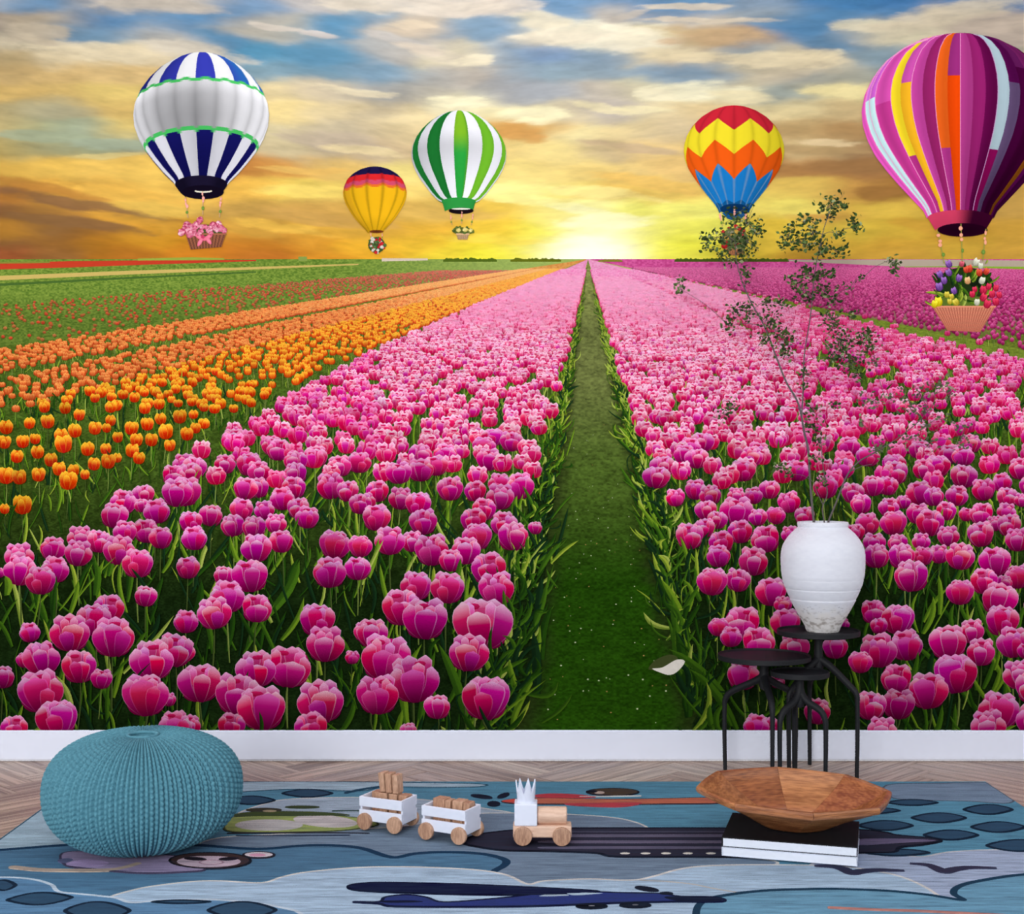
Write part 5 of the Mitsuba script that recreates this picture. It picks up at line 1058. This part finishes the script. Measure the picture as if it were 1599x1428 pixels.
branch('leafy branch leaning right low over the tulips, in the white vase', [([(556,1440),(562,1395),(600,1300),(640,1200),(690,1140),(760,1100),(840,1050),(930,980),(1000,900)], .0036, .0009, -.06), ([(655,1180),(700,1160),(745,1150)], .0016, .0009, -.06)], [(690,890,30,14),(750,900,30,12),(800,880,25,10),(860,870,30,12),(930,870,35,16),(1000,830,35,24),(1050,860,30,14),(880,930,35,14),(950,930,35,14),(950,990,40,18),(870,1050,35,16),(800,1080,35,18),(750,1090,25,10),(1020,970,25,8),(1090,1060,35,18),(1110,1000,30,10),(960,1060,30,10),(690,980,25,8),(740,730,20,8)], 2, .8, .25)
branch('short thin leafy twig upright between the other branches, in the white vase', [([(545,1440),(548,1395),(540,1330),(560,1270),(545,1180),(535,1080),(530,1040)], .0026, .0009, .0), ([(543,1320),(515,1260),(505,1225)], .0016, .0009, .0)], [(360,1170,28,16),(400,1190,20,10),(540,1060,28,16),(540,1220,24,16)], 3)

# ------------------------------------------------------------------ books and wooden bowl
bz = RZ + .0052
c0, c1_ = on_floor(1126.7, 1337, bz), on_floor(1338.9, 1354, bz)
byaw = math.degrees(math.atan2(c1_[1] - c0[1], c1_[0] - c0[0])); BL, BD = float(np.linalg.norm(c1_ - c0)), .236
def book(z, th, text, top, bot, dx=0.0):
    b = label(numbered('book'), text, 'book')
    W = T().translate([c0[0], c0[1], z]).rotate([0, 0, 1], byaw).translate([dx, 0, 0])
    t = .0022
    cv = rbox(BL, BD, t, .0007, 6); cv.apply_translation((BL / 2, BD / 2, th - t / 2)); put('cover', cv, top, b, 30, to_world=W)
    cb = rbox(BL, BD, t, .0007, 6); cb.apply_translation((BL / 2, BD / 2, t / 2)); put('cover', cb, bot, b, 30, to_world=W)
    sp = rbox(.003, BD, th - 2 * t + .0004, .0006, 6); sp.apply_translation((.0015, BD / 2, th / 2)); put('spine', sp, top, b, 30, to_world=W)
    pg = box(.0034, BL - .0022, .0018, BD - .0022, t, th - t); put('page_block', pg, 'paper', b, to_world=W)
book(bz, .0215, 'lower white covered book under the black one', 'white_cover', 'white_cover', .0)
book(bz + .0217, .0235, 'black covered book under the wooden bowl, top of the stack', 'black_cover', 'grey_cover', .0)
btop = bz + .0217 + .0235
BX, BY, BR, BH = .701, 3.275, .2465, .090
def poly8(th, R): return R * math.cos(math.pi / 8) / math.cos(((th + math.pi / 8 * 0) % (math.pi / 4)) - math.pi / 8)
# cross-section (radius fraction, height): outer side up over the rounded rim and down the inner side
outer = [(.30, 0.0), (.36, .004), (.44, .014), (.60, .036), (.78, .056), (.93, .073), (.985, .078), (1.0, .085), (.998, .0915), (.98, .0955), (.95, .0955), (.925, .0925)]
inner = [(.895, .086), (.80, .070), (.62, .047), (.47, .030), (.38, .020), (.30, .0165)]
sec = outer + inner
BOWL = label('wooden_bowl', 'wide octagonal brown wooden bowl on the black book', 'bowl')
WB = T().translate([BX, BY, btop + .0017]).rotate([0, 1, 0], 1.2).rotate([0, 0, 1], -1.5)
for k in range(8):
    n = 9; ths = np.linspace(k * math.pi / 4 + .0016, (k + 1) * math.pi / 4 - .0016, n)
    V = []
    for th in ths:
        f = poly8(th, 1.0)
        for rr, z in sec:
            q = (f * .72 + .955 * .28) * (rr > .42) + (.60 + f * .40) * (rr <= .42)
            V.append((rr * BR * q * math.cos(th), rr * BR * q * math.sin(th), z * BH / .095))
    V = np.array(V); m = len(sec); F = []
    for i in range(n - 1):
        for j in range(m):
            a, b_, c, d = i * m + j, i * m + (j + 1) % m, (i + 1) * m + (j + 1) % m, (i + 1) * m + j
            F += [(a, d, c), (a, c, b_)]
    capv, capf = trimesh.creation.triangulate_polygon(Polygon(sec), engine='earcut')
    idx = [int(np.argmin(np.hypot(*(np.array(sec) - p).T))) for p in capv]
    F += [(idx[f[0]], idx[f[1]], idx[f[2]]) for f in capf] + [((n - 1) * m + idx[f[0]], (n - 1) * m + idx[f[2]], (n - 1) * m + idx[f[1]]) for f in capf]
    put('stave', trimesh.Trimesh(V, np.array(F), process=False), f'bowl_wood_{[0, 1, 2, 3, 1, 0, 3, 2][k]}', BOWL, 38, to_world=WB)
put('bowl_base', lathe([(.0001, .0), (.30 * BR * .96, .0), (.30 * BR * .98, .002), (.30 * BR * .98, .015), (.0001, .0158)], 48), 'bowl_wood_2', BOWL, 40, to_world=WB)

# ------------------------------------------------------------------ toy train
def wheel(r, w):
    m = lathe([(.0001, -w / 2), (r - .002, -w / 2), (r - .0005, -w / 2 + .0007), (r, -w / 2 + .0022), (r, w / 2 - .0022), (r - .0005, w / 2 - .0007), (r - .002, w / 2), (.0001, w / 2)], 40)
    m.apply_transform(trimesh.transformations.rotation_matrix(math.pi / 2, (1, 0, 0))); return m
FZ = RZ + .0045
def wheels(t, xs, yw, r, W, mats):
    for i, (x, y) in enumerate([(xs[0], -yw), (xs[1], -yw), (xs[0], yw), (xs[1], yw)]):
        m = wheel(r, .011); m.apply_translation((x, y, r)); put('wheel', m, mats[i % 2], t, 35, to_world=W)
def wagon(pa, pb, text):
    a, b = on_floor(*pa, FZ), on_floor(*pb, FZ); c = (a + b) / 2; yaw = math.degrees(math.atan2(b[1] - a[1], b[0] - a[0])); base = float(np.linalg.norm(b - a))
    ny = np.array([-math.sin(math.radians(yaw)), math.cos(math.radians(yaw))])
    HWD = .040
    c[:2] += ny * (HWD + .006)
    t = label(numbered('toy_wagon'), text, 'toy wagon', 'wagons of the toy train')
    W = T().translate([c[0], c[1], FZ]).rotate([0, 0, 1], yaw)
    L, z0, z1 = .128, .024, .086
    fl = rbox(L - .01, 2 * HWD - .01, .007, .001, 6); fl.apply_translation((0, 0, z0 + .001)); put('wagon_floor', fl, 'beech_1', t, 30, to_world=W)
    for s in (-1, 1):
        for za, zb in ((z0 - .002, z0 + .0265), (z0 + .0345, z1 - .002)):
            m = rbox(L, .006, zb - za, .0012, 6); m.apply_translation((0, s * (HWD - .003), (za + zb) / 2)); put('side_slat', m, 'white_paint', t, 30, to_world=W)
        m = rbox(.006, 2 * HWD - .0122, z1 - z0, .0012, 6); m.apply_translation((s * (L / 2 - .003), 0, (z0 + z1) / 2 - .002)); put('end_board', m, 'white_paint', t, 30, to_world=W)
        ax = trimesh.creation.cylinder(.003, 2 * HWD - .006, sections=12); ax.apply_transform(trimesh.transformations.rotation_matrix(math.pi / 2, (1, 0, 0))); ax.apply_translation((s * base / 2, 0, .0215)); put('axle', ax, 'beech_0', t, 30, to_world=W)
    wheels(t, (-base / 2, base / 2), HWD + .0035, .0215, W, ('beech_0', 'beech_1'))
    return W
def block(W, size, pos, text, mat, rx=0.0, ry=0.0, rz=0.0):
    m = rbox(*size, .0016, 6)
    k = put('toy_block', m, mat, None, 30, to_world=W @ T().translate(list(pos)).rotate([0, 0, 1], rz).rotate([0, 1, 0], ry).rotate([1, 0, 0], rx))
    label(k, text, 'toy block', 'wooden blocks carried by the toy wagons')
W1 = wagon((568.6, 1296.5), (615.0, 1303.0), 'white slatted toy wagon at the tail, loaded with tall blocks')
zf = .0291
block(W1, (.022, .030, .060), (-.040, .016, zf + .0301), 'leftmost wooden block inside the tail wagon', 'beech_0')
block(W1, (.026, .034, .0595), (-.016, .014, zf + .0300), 'wooden block standing left of the dark gap in tail wagon', 'beech_1')
block(W1, (.024, .032, .0595), (.014, .014, zf + .0300), 'wooden block standing right of the dark gap in tail wagon', 'beech_1')
block(W1, (.024, .032, .058), (.042, .016, zf + .0292), 'rightmost wooden block in the tail wagon', 'beech_0')
block(W1, (.016, .030, .050), (-.020, .014, zf + .0865), 'tall wooden block leaning on top of the tail wagon load, left', 'beech_1', ry=-7)
block(W1, (.018, .030, .050), (.000, .014, zf + .0862), 'tall wooden block on top of the tail wagon load, middle', 'beech_0', ry=-5)
block(W1, (.016, .030, .048), (.020, .014, zf + .0850), 'tall wooden block on top of the tail wagon load, right', 'beech_1', ry=-4)
W2 = wagon((664.5, 1312.0), (715.7, 1320.0), 'white slatted toy wagon behind the locomotive, loaded with low blocks')
block(W2, (.034, .034, .066), (-.036, .014, zf + .0331), 'leftmost wooden block in the middle wagon', 'beech_0')
block(W2, (.016, .030, .064), (-.010, .012, zf + .0321), 'narrow wooden block left of the gap in the middle wagon', 'beech_1')
block(W2, (.030, .034, .066), (.019, .014, zf + .0331), 'wooden block right of the gap in the middle wagon', 'beech_1')
block(W2, (.018, .032, .064), (.044, .014, zf + .0321), 'rightmost wooden block in the middle wagon', 'beech_0')
a, b = on_floor(816.8, 1322, FZ), on_floor(877.8, 1322, FZ); base = float(np.linalg.norm(b - a)); c = (a + b) / 2; c[1] += .034
LOCO = label('toy_locomotive', 'wooden toy locomotive with white cab and white crown', 'toy locomotive')
WL = T().translate([c[0], c[1], FZ]).rotate([0, 0, 1], -1.5)
m = rbox(.146, .050, .030, .004, 10); m.apply_translation((.000, 0, .0325)); put('chassis', m, 'pale_beech', LOCO, 30, to_world=WL)
m = rbox(.057, .056, .055, .003, 10); m.apply_translation((-.041, 0, .0745)); put('cab', m, 'white_paint', LOCO, 30, to_world=WL)
m = lathe([(.0001, -.037), (.019, -.037), (.0215, -.0345), (.0215, .0345), (.019, .037), (.0001, .037)], 48); m.apply_transform(trimesh.transformations.rotation_matrix(math.pi / 2, (0, 1, 0))); m.apply_translation((.0245, 0, .0685)); put('boiler', m, 'pale_beech', LOCO, 40, to_world=WL)
def crown():
    n, R0, R1 = 7, .0215, .0262
    th = np.arange(n * 8) / (n * 8) * 2 * np.pi; ph = (th * n / (2 * np.pi)) % 1
    tooth = 1 - np.abs(2 * ph - 1); top = .024 + .030 * np.clip(tooth, 0, 1) ** 1.15
    V = []
    for off in (0.0, -.0028):
        for s in (0, .25, .5, .75, 1):
            z = top * s; r = R0 + (R1 - R0) * z / .054 + off
            V.append(np.stack([r * np.cos(th), r * np.sin(th), z], 1))
    V = np.vstack(V); N = len(th); F = []
    def strip(a, b, rev):
        for i in range(N):
            j = (i + 1) % N; q = [(a * N + i, a * N + j, b * N + j), (a * N + i, b * N + j, b * N + i)]
            F.extend([x[::-1] for x in q] if rev else q)
    for k in range(4): strip(k, k + 1, False); strip(5 + k, 6 + k, True)
    strip(4, 9, False); strip(0, 5, True)
    return trimesh.Trimesh(V, np.array(F), process=False)
m = crown(); m.apply_translation((-.041, 0, .1018)); put('crown', m, 'white_paint', LOCO, 30, to_world=WL)
for s in (-1, 1):
    ax = trimesh.creation.cylinder(.003, .060, sections=12); ax.apply_transform(trimesh.transformations.rotation_matrix(math.pi / 2, (1, 0, 0))); ax.apply_translation((s * base / 2, 0, .0215)); put('axle', ax, 'beech_0', LOCO, 30, to_world=WL)
wheels(LOCO, (-base / 2, base / 2), .0305, .0230, WL, ('beech_0', 'beech_0'))
